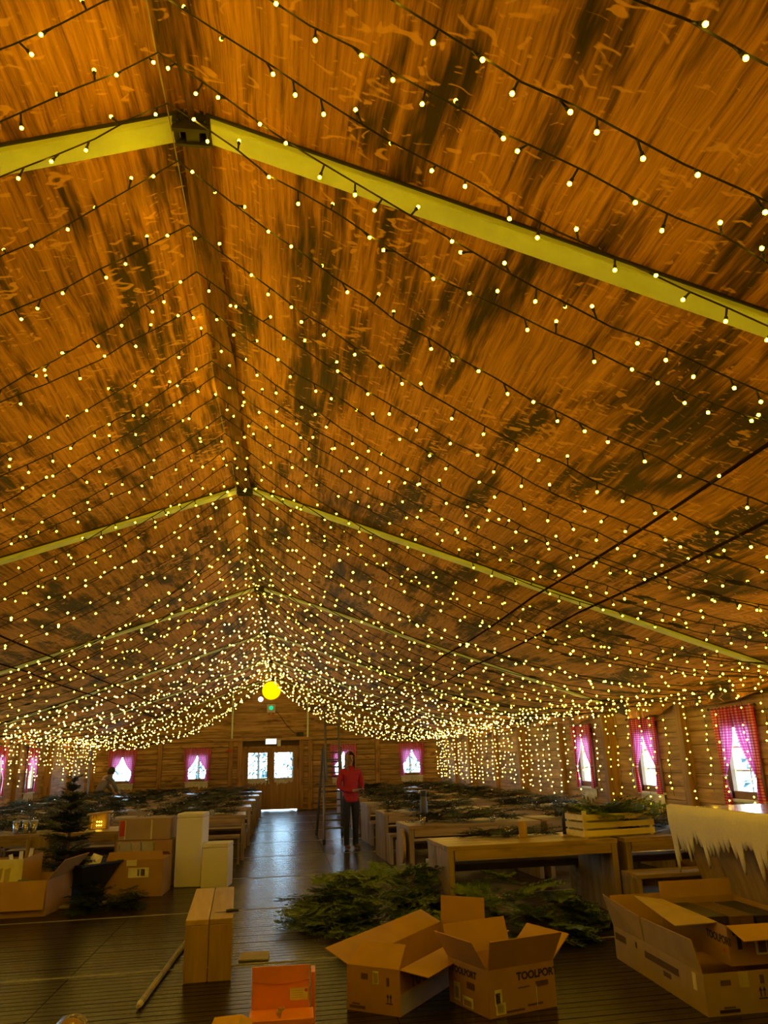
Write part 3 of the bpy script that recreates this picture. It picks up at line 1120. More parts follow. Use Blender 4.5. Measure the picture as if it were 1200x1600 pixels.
for si, Y in enumerate(string_y):
    near = si < NEAR
    if near:
        lb = 'fairy light string across the roof, %s from the camera' % ORD[si + 1] if si + 1 < len(ORD) else 'fairy light string across the roof, twenty-first from the camera'
        gp = 'nearest light strings'
    else:
        far = Y > 17
        lb = 'one of the dense warm fairy light strings across the far half of the roof' if far else 'one of the warm fairy light strings across the middle of the roof'
        gp = 'far light strings' if far else 'middle light strings'
    root = thing('fairy_light_string', lb, 'string light', (0, Y, 0), 0, gp)
    t5 = ((Y - Y0) % 5) / 5
    apex = (-.08, 0, ZR - .13 - .06 * math.sin(PI * t5))
    fr = 1 if Y > 9 else 0
    cab = MB()
    cab_r = .0042 if Y < 9 else .005
    stuff = MB()
    for sgn in (-1, 1):
        sag = rnd.uniform(.50, .72) if Y < 9 else rnd.uniform(.55, .85)
        if Y > 24.5:
            sag = rnd.uniform(.68, .92)
        zend = rnd.uniform(2.18, 2.34)
        P = string_curve(0, sgn, sag, rnd.uniform(-.05, .12), zend, apex)
        if Y < 12:
            for p in P[1:-1]:
                p.y += rnd.uniform(-.012, .012)
                p.z += rnd.uniform(-.010, .010)
        # keep the string under the frames it crosses
        cab.tube(P, cab_r, 4, 0, False)
        L = sum((b - a).length for a, b in zip(P[:-1], P[1:]))
        step = .15 if near else (.19 if Y < 16 else .22)
        s, idx, acc = rnd.uniform(.03, .12), 0, 0.0
        while s < L - .05:
            while idx < 39 and acc + (P[idx + 1] - P[idx]).length < s:
                acc += (P[idx + 1] - P[idx]).length
                idx += 1
            seg = P[idx + 1] - P[idx]
            c = P[idx] + seg.normalized() * (s - acc)
            if near:
                o = put('bulb', bulb_me, root, c)
                o.rotation_euler = (rnd.uniform(-.9, .9), rnd.uniform(-.7, .7) + (PI * .8 if rnd.random() < .25 else 0), rnd.uniform(0, 6.28))
            else:
                rr = .0125 if Y < 13 else (.0155 if Y < 19 else .018)
                stuff.octa(c + Vector((rnd.uniform(-.035, .035), rnd.uniform(-.04, .04), rnd.uniform(-.06, .03))), rr * rnd.uniform(.85, 1.1))
            s += step * rnd.uniform(.75, 1.25)
        # black plug in the lead
        if Y < 14:
            q = P[22 + rnd.randint(-2, 3)]
            q2 = q + (P[26] - P[25]).normalized()
            d = (q2 - q)
            pm = MB()
            pm.tube([q - d * .085, q - d * .05, q - d * .03, q + d * .03, q + d * .05, q + d * .085], [.006, .009, .017, .017, .009, .006], 7)
            pm.build('plug_connector', M['cable'], root)
    cab.build('cord', M['cable'], root)
    if stuff.v:
        tag(stuff.build('bulb_chain', M['led_mid'] if Y < 13 else M['led_far'], root), kind='stuff')

# hanging light curtains along the side walls
def light_curtain(sgn, ya, yb, label, strands, zlo, zhi):
    X = sgn * 5.80
    root = thing('light_curtain', label, 'string light', (X, (ya + yb) / 2, 0), 0, 'light curtains along the side walls')
    yc = (ya + yb) / 2
    m = MB()
    n = 20
    m.tube([(0, ya - yc + (yb - ya) * k / n, 2.30 - .05 * math.sin(PI * (k / n * 2 % 1))) for k in range(n + 1)], .005, 4)
    m.build('lead_cord', M['cable'], root)
    r2 = random.Random(int(ya * 100) + (5 if sgn > 0 else 9))
    for k in range(strands):
        y = ya - yc + (yb - ya) * (k + r2.uniform(.25, .75)) / strands
        zb = r2.uniform(*zlo)
        mm = MB()
        pts, z = [], 2.28
        zig = 0
        while z > zb:
            pts.append((r2.uniform(-.02, .02), y + r2.uniform(-.025, .025), z))
            z -= .10
        if len(pts) < 2:
            continue
        mm.tube(pts, .003, 3, 0, False)
        for p in pts:
            if r2.random() < .9:
                mm.octa((p[0] - sgn * r2.uniform(0, .03), p[1] + r2.uniform(-.03, .03), p[2] + r2.uniform(-.04, .02)), .0135 if ya > 12 else .0115, 1)
        mm.build('strand', [M['cable'], M['led_far'] if ya > 12 else M['led_mid']], root)

for i in range(8):
    ya = 7.9 + 2.5 * i
    cnt = [5, 6, 5, 6, 6, 5, 5, 6][i]
    light_curtain(1, ya + .1, ya + 2.4, 'curtain of warm light strands on the right wall, %s bay from the bar' % ORD[i + 1], cnt, (.78, 1.08), 2.3)
for i in range(4):
    ya = 17.9 + 2.5 * i
    light_curtain(-1, ya + .1, ya + 2.4, 'curtain of warm light strands on the left wall, %s bay from the far corner' % ORD[4 - i], 7, (1.15, 1.7), 2.3)

# ------------------------------------------------------------------ fir greenery
def fir_branch(m, base, d, up, length, rr, needles=22, twigs=7, nl=.030, mi=0, mw_=1, width=.0055):
    """flat fir spray: a stem with paired side twigs, each fringed with needles."""
    d = d.normalized()
    side = d.cross(up).normalized()
    up = side.cross(d).normalized()
    m.tube([base, base + d * length * .5 - up * .01, base + d * length - up * .03], [.0045, .0035, .002], 3, mw_, False)
    def comb(p, q, cnt):
        ax = (q - p).normalized()
        sd = ax.cross(up).normalized()
        for i in range(cnt):
            t = (i + rr.random()) / cnt
            c = p + (q - p) * t
            for s in (-1, 1):
                tip = c + (sd * s * .85 + ax * .55 + up * rr.uniform(-.15, .45)).normalized() * nl * rr.uniform(.75, 1.15)
                m.tri(c - ax * width, c + ax * width, tip, mi)
    comb(base + d * length * .1, base + d * length - up * .03, needles)
    for i in range(twigs):
        t = .12 + .78 * i / twigs
        p = base + d * length * t - up * (.01 * t)
        tl = length * .55 * (1 - t * .75)
        for s in (-1, 1):
            dd = (side * s * .8 + d * .75 + up * rr.uniform(-.2, .15)).normalized()
            q = p + dd * tl * rr.uniform(.8, 1.1)
            comb(p, q, max(4, int(needles * .7 * (1 - t * .6))))

# garlands lying along the tabletops (three shared meshes)
gar = []
for k in range(3):
    rr = random.Random(100 + k)
    m = MB()
    for i in range(56):
        x = -.66 + 1.2 * (i + rr.random()) / 56
        yaw = rr.uniform(-.6, .6) + (PI if rr.random() < .45 else 0)
        d = Vector((math.cos(yaw), math.sin(yaw), rr.uniform(-.02, .22)))
        fir_branch(m, Vector((x, rr.uniform(-.33, .33), .02 + rr.random() * .11)), d, Vector((0, rr.uniform(-.3, .3), 1)), rr.uniform(.28, .42), rr, 13, 5, .038, 0, 1, .009)
    for i in range(6):
        m.octa((rr.uniform(-.8, .8), rr.uniform(-.2, .2), rr.uniform(.06, .11)), .010, 2)  # white beads: sparkling reflections among the needles, put into the colour
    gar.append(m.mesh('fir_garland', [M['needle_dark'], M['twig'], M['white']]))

# ------------------------------------------------------------------ tables and benches
TL, TD, TH = 1.84, .92, .72
def make_table():
    r = thing('plank_table', 'x', 'table')
    for i in range(4):
        m = MB()
        w_ = TD / 4
        m.cbox(-TL / 2, TL / 2, -w_ / 2 + .002, w_ / 2 - .002, -.0225, .0225)
        bevel(m.build('top_plank', M['table_x'], r, loc=(0, -TD / 2 + w_ * (i + .5), TH - .0225)), .004)
    for s in (-1, 1):
        m = MB()
        m.cbox(-TL / 2 + .075, TL / 2 - .075, -.02, .02, -.045, .045)
        m.build('apron', M['table_x'], r, loc=(0, s * (TD / 2 - .022), TH - .09))
        for k in range(3):
            e = MB()
            w_ = (TD - .01) / 3
            e.cbox(-.03, .03, -w_ / 2 + .001, w_ / 2 - .001, 0, TH - .046)
            bevel(e.build('end_plank', M['table_z'], r, loc=(s * (TL / 2 - .038), -TD / 2 + .005 + w_ * (k + .5), 0)), .003)
    return r

def make_bench(L=1.75, Wd=.36, H=.43, mats=('bench_x', 'bench_z'), label='x', group='benches'):
    r = thing('plank_bench', label, 'bench', group=group)
    for s in (-1, 1):
        m = MB()
        m.cbox(-L / 2, L / 2, -Wd / 4 + .003, Wd / 4 - .003, -.02, .02)
        bevel(m.build('seat_plank', M[mats[0]], r, loc=(0, s * Wd / 4, H - .02)), .004)
        for k in (-1, 1):
            e = MB()
            e.cbox(-.02, .02, -Wd / 4 + .003, Wd / 4 - .003, 0, H - .041)
            bevel(e.build('end_plank', M[mats[1]], r, loc=(s * (L / 2 - .021), k * Wd / 4, 0)), .003)
    m = MB()
    m.cbox(-L / 2 + .042, L / 2 - .042, -.015, .015, H - .13, H - .042)
    m.build('stretcher', M[mats[0]], r)
    return r

table_proto = make_table()
bench_proto = make_bench()
grey_proto = make_bench(1.82, .36, .45, ('grey_x', 'grey_x'), 'grey weathered bench under the front table of the right side', 'benches')
used = {'t': False, 'b': False}
def put_table(x, y, rz, label, group):
    if not used['t']:
        used['t'] = True
        table_proto.location = (x, y, 0)
        table_proto.rotation_euler = (0, 0, rz)
        tag(table_proto, label, 'table', group)
        return table_proto
    return dup(table_proto, (x, y, 0), rz, label, group)
def put_bench(x, y, rz, label):
    if not used['b']:
        used['b'] = True
        bench_proto.location = (x, y, 0)
        bench_proto.rotation_euler = (0, 0, rz)
        tag(bench_proto, label, 'bench', 'benches')
        return bench_proto
    return dup(bench_proto, (x, y, 0), rz, label, 'benches')

tables = []
RW = ['first', 'second', 'third', 'fourth', 'fifth', 'sixth', 'seventh', 'eighth']
RZ = .05
right_fronts = [8.22, 10.75, 13.40, 16.15, 18.75, 21.3, 23.9]
for i, yf in enumerate(right_fronts):
    for c, (x, where) in enumerate(((3.00, 'beside the aisle'), (4.92, 'towards the right wall'))):
        yy = yf + TD / 2 + (x - 2.1) * RZ
        tables.append((x, yy, RZ, put_table(x, yy, RZ, 'plank table %s, %s row from the front, right half of the hall' % (where, RW[i]), 'tables of the right half'), i, c, 'R'))
left_fronts = [14.3, 16.7, 19.3, 21.9, 24.5]
for i, yf in enumerate(left_fronts):
    for c, (x, where) in enumerate(((-1.13, 'beside the aisle'), (-3.03, 'in the middle'), (-4.93, 'towards the left wall'))):
        yy = yf + TD / 2 + (x + .2) * RZ
        tables.append((x, yy, RZ, put_table(x, yy, RZ, 'plank table %s, %s full row, left half of the hall' % (where, RW[i]), 'tables of the left half'), i + 1, c, 'L'))
for c, (x, lb) in enumerate(((-2.72, 'plank table behind the small fir tree and the carton stack'), (-4.62, 'plank table at the left edge of the photo behind the white-tipped cartons'))):
    tables.append((x, 11.75 + TD / 2, RZ, put_table(x, 11.75 + TD / 2, RZ, lb, 'tables of the left half'), 0, c, 'L'))

for (x, y, rz, o, i, c, sd) in tables:
    # benches between the rows
    if sd == 'R':
        if i == 0 and c == 0:
            grey_proto.location = (3.04, 9.52, 0)
            grey_proto.rotation_euler = (0, 0, .06)
        elif i == 0 and c == 1:
            put_bench(4.78, 8.07, .05, 'plank bench in front of the table right of the crate, near the big cartons')
            put_bench(4.95, 9.75, .05, 'plank bench with a heap of lit fairy lights, behind the table right of the crate')
        else:
            put_bench(x, y + .80, rz, 'bench behind the right half table, %s row, %s' % (RW[i], 'aisle side' if c == 0 else 'wall side'))
            if i >= 2:
                put_bench(x, y - .78, rz, 'bench in front of the right half table, %s row, %s' % (RW[i], 'aisle side' if c == 0 else 'wall side'))
    else:
        nm = RW[i - 1] + ' full row' if i else 'partial front row'
        pos = ('aisle side', 'middle', 'wall side')[c] if i else ('tree side', 'wall side')[c]
        put_bench(x, y + .80, rz, 'bench behind the left half table, %s, %s' % (nm, pos))
        if i >= 1:
            put_bench(x, y - .78, rz, 'bench in front of the left half table, %s, %s' % (nm, pos))

# greenery and small tableware on the tables
def garland(x, y, z, rz, k, label, group):
    return tag(put('fir_garland', gar[k % 3], None, (x, y, z), rz), label, 'greenery', group)
cup = MB()
cup.lathe([(.028, 0), (.036, .004), (.04, .10), (.037, .10), (.033, .008), (.005, .006)], k=14)
cup_me = cup.mesh('candle_glass', M['cup_glass'], True)
tea = MB()
tea.lathe([(.019, 0), (.019, .016), (.0, .017)], k=10)
tea.tube([(0, 0, .016), (0, 0, .024)], .0015, 4)
tea_me = tea.mesh('tealight', [M['wax']], True)
def candle_glass(x, y, z, label, group=None):
    r = thing('candle_glass', label, 'candle holder', (x, y, z), 0, group)
    put('glass', cup_me, r)
    put('tealight', tea_me, r, (0, 0, .008))
    return r
gi = 0
rg = random.Random(21)
for (x, y, rz, o, i, c, sd) in tables:
    nm = '%s half table, %s' % ('right' if sd == 'R' else 'left', (RW[i] + ' row' if sd == 'R' else (RW[i - 1] + ' full row' if i else 'partial front row')))
    pos = (('aisle side', 'wall side') if sd == 'R' else (('aisle side', 'middle', 'wall side') if i else ('tree side', 'wall side')))[c]
    if not (sd == 'R' and i == 0) and not (sd == 'L' and i == 0):
        garland(x, y, TH, rz, gi, 'dark fir garland along the %s, %s' % (nm, pos), 'fir garlands on the tables')
        gi += 1
        for k in range(2):
            candle_glass(x + (rg.uniform(-.78, -.15), rg.uniform(.15, .78))[k], y - .36 + rg.uniform(-.05, .05), TH, '%s clear candle glass on the %s, %s' % (('left', 'right')[k], nm, pos), 'candle glasses on the tables')
garland(2.98, 8.96, TH, .05, 0, 'fir garland on the front right table behind the upright board', 'fir garlands on the tables').scale = (.72, .5, .55)
garland(5.0, 9.02, TH, .05, 1, 'fir garland on the table right of the wooden crate', 'fir garlands on the tables')
garland(-2.9, 12.45, TH, .05, 2, 'fir garland on the table behind the small tree', 'fir garlands on the tables')
garland(-4.6, 12.35, TH, .05, 1, 'fir garland on the table at the left edge', 'fir garlands on the tables')

# flask, glasses and board on the near right tables
m = MB()
m.lathe([(.05, 0), (.056, .01), (.056, .26), (.042, .30), (.042, .35), (.036, .36)], k=18)
fl_ = thing('steel_flask', 'tall dark steel flask on the second row table end at the aisle', 'flask', (2.42, 11.36, TH))
m.build('flask_body', M['flask'], fl_, True)
m = MB(); m.lathe([(.044, .34), (.046, .345), (.046, .41), (.040, .415)], k=18); m.build('cap', M['black_plastic'], fl_, True)
candle_glass(2.80, 11.05, TH, 'tall clear glass right of the steel flask')
candle_glass(2.92, 8.92, TH, 'clear candle glass beside a garland on the front right table, left of the board')
r = thing('board_stand', 'small upright wooden board standing on the front right table', 'table sign', (3.05, 8.72, TH))
m = MB(); m.cbox(-.045, .045, -.008, .008, .015, .17); m.build('upright_board', M['pine_z'], r)
m = MB(); m.cbox(-.055, .055, -.03, .03, 0, .018); m.build('base', M['pine_z'], r)
m = MB()
m.lathe([(.03, 0), (.03, .16), (.012, .2), (.012, .24)], k=12)
tag(m.build('dark_bottle', M['black_plastic'], None, True, (3.62, 8.98, TH)), 'small dark bottle on the front right table just left of the crate', 'bottle')
# wooden disc leaning on the second table's end
m = MB()
m.tube([(-.02, 0, 0), (.02, 0, 0)], .215, 32)
dsk = m.build('wooden_disc', M['pine_z'], None, False, (2.045, 10.98, .46))
tag(bevel(dsk, .006), 'round pale wooden disc fixed to the second row table end', 'disc')

# crate with fir sprigs
cx, cy = 4.02, 8.66
r = thing('fruit_crate', 'yellow slatted wooden crate filled with fir sprigs on the front right table', 'crate', (cx, cy, TH), .18)
L_, D_, H_ = .88, .36, .26
for sy in (-1, 1):
    for k, z in enumerate((.045, .125, .205)):
        m = MB(); m.cbox(-L_ / 2, L_ / 2, -.005, .005, -.029, .029)
        m.build('slat', M['crate'], r, loc=(0, sy * D_ / 2, z))
for sx in (-1, 1):
    for k, z in enumerate((.045, .125, .205)):
        m = MB(); m.cbox(-.005, .005, -D_ / 2 + .006, D_ / 2 - .006, -.029, .029)
        m.build('slat', M['crate'], r, loc=(sx * (L_ / 2 - .005), 0, z))
    for sy in (-1, 1):
        m = MB(); m.cbox(-.02, .02, -.014, .014, 0, H_ + .01)
        m.build('corner_post', M['crate'], r, loc=(sx * (L_ / 2 - .035), sy * (D_ / 2 - .021), 0))
for k in range(4):
    m = MB(); m.cbox(-L_ / 2 + .01, L_ / 2 - .01, -.04, .04, .004, .014)
    m.build('floor_slat', M['crate'], r, loc=(0, -D_ / 2 + .05 + k * .086, 0))

# single fir sprays, reused by the heaps
sprays = []
for k in range(4):
    rr = random.Random(300 + k)
    m = MB()
    fir_branch(m, Vector((0, 0, 0)), Vector((1, 0, .05)), Vector((0, 0, 1)), .50 + .06 * k, rr, 34, 10, .038, 0, 1, .0085)
    sprays.append(m.mesh('fir_branch', [M['needle'], M['twig']]))
sprays_dark = []
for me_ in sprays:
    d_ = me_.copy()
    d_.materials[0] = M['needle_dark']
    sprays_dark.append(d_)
def heap(cx, cy, rx, ry, hh, n, label, group, seed, z0=.03, sc=1.0, tilt=.35, kinds=None):
    rr = random.Random(seed)
    for i in range(n):
        a = rr.uniform(0, 2 * PI)
        q = math.sqrt(rr.random())
        x, y = cx + rx * q * math.cos(a) * .85, cy + ry * q * math.sin(a) * .85
        z = z0 + hh * (1 - q * q) * (i + 1) / n
        o = put('fir_branch', (kinds or sprays)[rr.randint(0, 3)], None, (x, y, z))
        yaw = a + rr.uniform(-.9, .9)
        o.rotation_euler = (rr.uniform(-.35, .35), -rr.uniform(-.05, tilt) + q * .32, yaw)
        s = sc * rr.uniform(.8, 1.1)
        o.scale = (s, s, s)
        tag(o, label, 'branch', group)
heap(1.52, 8.95, .72, .85, .46, 120, 'cut green fir branch in the heap left of the front table leg', 'fir branches in the left heap', 5)
heap(2.72, 7.98, .62, .45, .46, 66, 'cut green fir branch in the heap below the front table', 'fir branches in the right heap', 6)
rr = random.Random(9)
for i in range(12):
    o = put('fir_branch', sprays[i % 4], None, (cx + rr.uniform(-.30, .22), cy + rr.uniform(-.10, .08), TH + .17 + .07 * rr.random()))
    o.rotation_euler = (rr.uniform(-.4, .4), rr.uniform(-.25, .1), rr.uniform(-.6, .5) + (PI if i % 3 == 0 else 0))
    s = rr.uniform(.7, .95)
    o.scale = (s, s, s)
    tag(o, 'green fir sprig lying in the yellow slatted crate', 'branch', 'fir sprigs in the crate')
# crumpled pale paper right of the crate
m = MB()
m.panel([(0, 0, .0), (.14, -.03, .02), (.17, .08, .09), (.02, .1, .10)], .003)
m.panel([(.14, -.03, .02), (.26, .0, .03), (.17, .08, .09), (.15, .02, .04)], .003)
m.panel([(0, 0, .0), (.02, .1, .10), (-.05, .06, .02), (-.03, .0, .0)], .003)
tag(m.build('crumpled_paper', M['blue_white'], None, loc=(4.58, 8.82, TH + .003)), 'crumpled pale blue paper on the table just right of the crate', 'paper')

# heap of lit fairy lights on the bench near the bar
m = MB()
rr = random.Random(44)
pts = [Vector((rr.uniform(-.4, .5), rr.uniform(-.12, .12), rr.uniform(.01, .07))) for k in range(26)]
m.tube(pts, .005, 4, 0, False)
for p in pts[::2]:
    m.octa(p + Vector((0, -.01, .012)), .011, 1)
tag(m.build('light_tangle', [M['cable'], M['led_mid']], None, loc=(4.85, 9.72, .43)), 'tangle of lit fairy lights lying on the bench near the bar', 'string light')

# ------------------------------------------------------------------ the snow-fringed bar
r = thing('snow_bar', 'slanted wooden bar counter with a white snow fleece fringe and steel top', 'bar', (4.22, 5.6, 0))
ya_, yb_ = -2.3, 1.90
n = 9
for k in range(n):
    a, b = ya_ + (yb_ - ya_) * k / n, ya_ + (yb_ - ya_) * (k + 1) / n
    m = MB()
    b -= .003
    m.hexa([(.30, a, 0), (.335, a, 0), (.335, b, 0), (.30, b, 0), (.0, a, 1.03), (.035, a, 1.03), (.035, b, 1.03), (.0, b, 1.03)])
    m.build('front_board', M['bar_face'], r)
m = MB()
m.hexa([(.34, yb_ - .035, 0), (1.0, yb_ - .035, 0), (1.0, yb_, 0), (.34, yb_, 0), (.04, yb_ - .035, 1.03), (1.0, yb_ - .035, 1.03), (1.0, yb_, 1.03), (.04, yb_, 1.03)])
m.build('end_panel', M['bar_face'], r)
m = MB(); m.cbox(-.04, 1.02, ya_, yb_ + .02, 1.03, 1.062); bevel(m.build('worktop', M['metal_top'], r), .004)
m = MB(); m.cbox(-.06, -.04, ya_, yb_ + .02, 1.0, 1.075); m.build('edge_board', M['bar_face'], r)
# fleece: a sheet over the edge, torn into icicles
rr = random.Random(17)
N = 420
dl = []
icy = []
y = ya_
while y < yb_ + .1:
    wdt = rr.uniform(.05, .15)
    icy.append((y, wdt, rr.uniform(.10, .34)))
    y += wdt * .62
def drop(yy):
    v = .16 + .03 * math.sin(yy * 5)
    for (c0, wdt, hgt) in icy:
        t = abs(yy - c0) / (wdt / 2)
        if t < 1:
            v = max(v, .17 + hgt * (1 - t ** 1.4))
    return v + rr.uniform(-.008, .008)
m = MB()
for k in range(N + 1):
    yy = ya_ + (yb_ + .02 - ya_) * k / N
    dd = drop(yy) + (.14 if k > N - 10 else 0)
    for j, t in enumerate((0, .02, .25, .5, .75, 1.0)):
        z = 1.082 - dd * t
        x = -.066 - .014 * math.sin(min(1, t * 4) * PI / 2) + .10 * t * dd + .006 * noise.noise(Vector((yy * 7, t * 4, 1)))
        if j == 0:
            x = -.03
        m.v.append((x, yy, z))
for k in range(N):
    for j in range(5):
        a = k * 6 + j
        m.f.append((a, a + 1, a + 7, a + 6))
        m.m.append(0)
fo = m.build('fleece_fringe', M['fleece'], r, True)
sm = fo.modifiers.new('thickness', 'SOLIDIFY'); sm.thickness = .012

# ------------------------------------------------------------------ cartons
def carton(name, label, O, u, v, h, flaps, t=.006, group=None, mat='card', lid=False, z0=0.0):
    """O: one floor corner; u, v: floor edges (v to the right of u as seen from above is fine)."""
    O = Vector((O[0], O[1], z0)); u = Vector((u[0], u[1], 0)); v = Vector((v[0], v[1], 0))
    r = thing(name, label, 'box', O, 0, group)
    Z = Vector((0, 0, h))
    cs = [Vector((0, 0, 0)), v, u + v, u]
    ctr = (u + v) / 2
    m = MB()
    m.panel([c + Vector((0, 0, t / 2)) for c in cs], t)
    m.build('bottom', M['card_in'], r)
    for i in range(4):
        a, b = cs[i], cs[(i + 1) % 4]
        m = MB()
        m.panel([a, b, b + Z, a + Z], t)
        m.build('side_wall', M[mat], r)
    if lid:
        m = MB(); m.panel([c + Z for c in cs], t); m.build('lid', M[mat], r)
    for (i, L, ang, tf) in flaps:
        a, b = cs[i] + Z, cs[(i + 1) % 4] + Z
        out = ((a + b) / 2 - Z - ctr); out.z = 0
        e = (b - a).normalized()
        out = (out - e * out.dot(e)).normalized()
        d = out * math.cos(ang) + Vector((0, 0, 1)) * math.sin(ang)
        m = MB()
        ins = tf
        m.panel([a + e * .004, b - e * .004, b - e * (.004 + ins) + d * L, a + e * (.004 + ins) + d * L], t)
        m.build('flap', M['card_in'], r)
    return r, cs, Z

def face_print(r, a, b, h, items):
    """print and stickers on the outer face between floor corners a and b (outward = right-hand side)."""
    a, b = Vector(a), Vector(b)
    e = (b - a).normalized()
    n = Vector((e.y, -e.x, 0))
    W_ = (b - a).length
    for it in items:
        kind = it[0]
        if kind == 'text':
            _, x, z, size, txt, mat = it
            lettering(txt, r, a + e * (x * W_) + Vector((0, 0, z * h)) + n * .0045, e, (0, 0, 1), size, M[mat], .0022)
        elif kind == 'mark':
            _, x, z, sx, sz, mat = it
            m = MB()
            c = a + e * (x * W_) + Vector((0, 0, z * h)) + n * .0045
            m.panel([c, c + e * sx, c + e * sx + Vector((0, 0, sz)), c + Vector((0, 0, sz))], .001)
            m.build('label' if mat == 'sticker' else 'print_mark', M[mat], r)
        elif kind == 'arrows':
            _, x, z, s = it
            m = MB()
            c = a + e * (x * W_) + Vector((0, 0, z * h)) + n * .0045
            Zv = Vector((0, 0, 1))
            m.panel([c, c + e * s, c + e * s + Zv * s * .12, c + Zv * s * .12], .001)
            for k in (0.15, .6):
                q = c + e * s * k + Zv * s * .2
                m.panel([q + e * s * .08, q + e * s * .2, q + e * s * .2 + Zv * s * .7, q + e * s * .08 + Zv * s * .7], .001)
                m.panel([q - e * s * .05 + Zv * s * .55, q + e * s * .33 + Zv * s * .55, q + e * s * .15 + Zv * s * .95, q + e * s * .13 + Zv * s * .95], .001)
            m.build('arrow_mark', M['ink'], r)

# long open carton in the middle
uA = Vector((.59, .81)) * 1.50
vA = Vector((.81, -.59)) * .40
rA, cA, zA = carton('long_carton', 'long open cardboard carton in front of the fir heap', (.90, 5.84), uA, vA, .265,
                    [(0, .20, 2.55, .03), (1, .21, -.12, .0), (2, .20, 1.50, .0), (3, .20, .42, .0)])
face_print(rA, cA[0], cA[1], .265, [('mark', .28, .72, .05, .035, 'ink_soft'), ('mark', .50, .64, .045, .075, 'sticker'), ('mark', .515, .66, .033, .06, 'paper_grey'), ('mark', .76, .62, .02, .05, 'ink_soft'), ('arrows', .74, .24, .05), ('mark', .05, .06, .12, .018, 'ink_soft'), ('mark', .10, .15, .06, .008, 'ink_soft')])
face_print(rA, cA[1], cA[2], .265, [('text', .10, .50, .11, 'TOOLPORT', 'ink_soft'), ('mark', .0, .02, 1.45, .12, 'paper_grey')])

# smaller open carton
uB = Vector((-.105, .27)).normalized() * .46
vB = Vector((.51, .17)).normalized() * .52
rB, cB, zB = carton('printed_carton', 'open cardboard carton with dark TOOLPORT print, right of the long carton', (1.77, 5.44), uB, vB, .27,
                    [(0, .20, 1.12, -.03), (1, .21, .70, .0), (2, .20, 1.25, .0), (3, .20, 1.02, .0)])
face_print(rB, cB[0], cB[1], .27, [('text', .42, .70, .062, 'TOOLPORT', 'ink'), ('mark', .70, .50, .10, .03, 'ink_soft'), ('mark', .43, .52, .09, .008, 'ink_soft'), ('mark', .08, .24, .055, .09, 'sticker'), ('mark', .095, .28, .034, .06, 'ink'), ('mark', .09, .05, .075, .065, 'sticker'), ('mark', .11, .09, .05, .04, 'paper_grey'), ('mark', .24, .06, .14, .012, 'ink_soft'), ('mark', .56, .12, .12, .012, 'ink_soft'), ('mark', .70, .10, .006, .12, 'tape')])
face_print(rB, cB[3], cB[0], .27, [('text', .10, .72, .055, 'TOOLPORT', 'ink'), ('mark', .48, .46, .09, .04, 'ink_soft'), ('mark', .14, .10, .07, .11, 'sticker'), ('mark', .17, .15, .045, .07, 'card'), ('mark', .36, .05, .12, .06, 'sticker'), ('mark', .385, .07, .09, .035, 'card')])

# big carton at the right edge, a second one set on top of it
rC, cC, zC = carton('big_carton', 'big long cardboard carton at the right edge with a raised torn side flap', (3.10, 5.19), (.05, 1.50), (.78, .03), .235, [(2, .22, 1.45, .0)], mat='card_grey')
for pts in ([(3.10, 5.20, .235), (3.135, 6.08, .235), (3.115, 6.06, .405), (3.065, 5.22, .425)], [(3.135, 6.10, .235), (3.15, 6.69, .235), (3.085, 6.69, .47), (3.115, 6.10, .405)]):
    m = MB()
    m.panel([Vector(p) - Vector((3.10, 5.19, 0)) for p in pts], .006)
    m.build('flap', M['card_grey'], rC)
face_print(rC, cC[3], cC[0], .235, [('mark', .02, .62, .22, .05, 'ink_soft'), ('mark', .40, .58, .55, .045, 'ink_soft'), ('mark', .60, .38, .12, .03, 'ink_soft'), ('mark', .90, .50, .05, .10, 'sticker'), ('mark', .29, .70, .03, .04, 'ink')])
face_print(rC, cC[0], cC[1], .235, [('mark', .30, .62, .07, .09, 'paper_grey'), ('mark', .14, .70, .07, .03, 'ink_soft'), ('mark', .49, .68, .03, .05, 'ink_soft'), ('arrows', .46, .32, .06), ('mark', .10, .06, .14, .018, 'ink'), ('mark', .14, .16, .08, .01, 'ink_soft')])
rD, cD, zD = carton('upper_carton', 'open cardboard carton stacked on the big right edge carton, dark packs inside', (3.36, 5.30), (.06, 1.05), (.62, .02), .235, [(0, .16, -.42, .02), (2, .12, 1.5, .0)], z0=.24)
m = MB()
m.panel([Vector(p) - Vector((3.36, 5.30, .24)) for p in [(3.37, 5.42, .475), (3.42, 6.30, .475), (3.21, 6.36, .50), (3.15, 5.60, .43)]], .006)
m.build('flap', M['card_grey'], rD)
face_print(rD, cD[0], cD[1], .235, [('mark', .30, .24, .085, .13, 'sticker'), ('mark', .33, .29, .06, .09, 'ink_soft'), ('mark', .10, .40, .03, .09, 'ink'), ('mark', .55, .35, .08, .06, 'ink_soft'), ('mark', .06, .76, .10, .02, 'ink')])
face_print(rD, cD[3], cD[0], .235, [('text', .72, .52, .066, 'TOOLPORT', 'ink'), ('mark', .93, .30, .02, .02, 'red_label')])
for k in range(3):
    m = MB()
    m.cbox(-.09, .09, -.28, .28, 0, .20)
    m.cbox(-.02, .02, -.285, -.28, .04, .18)
    tag(bevel(m.build('dark_pack', M['black_plastic' if k != 1 else 'ink_soft'], None, loc=(3.52 + k * .19, 6.0 - k * .02, .25)), .006), 'dark flat pack standing in the upper right carton, %s from its left side' % RW[k], 'package', 'packs in the upper carton')

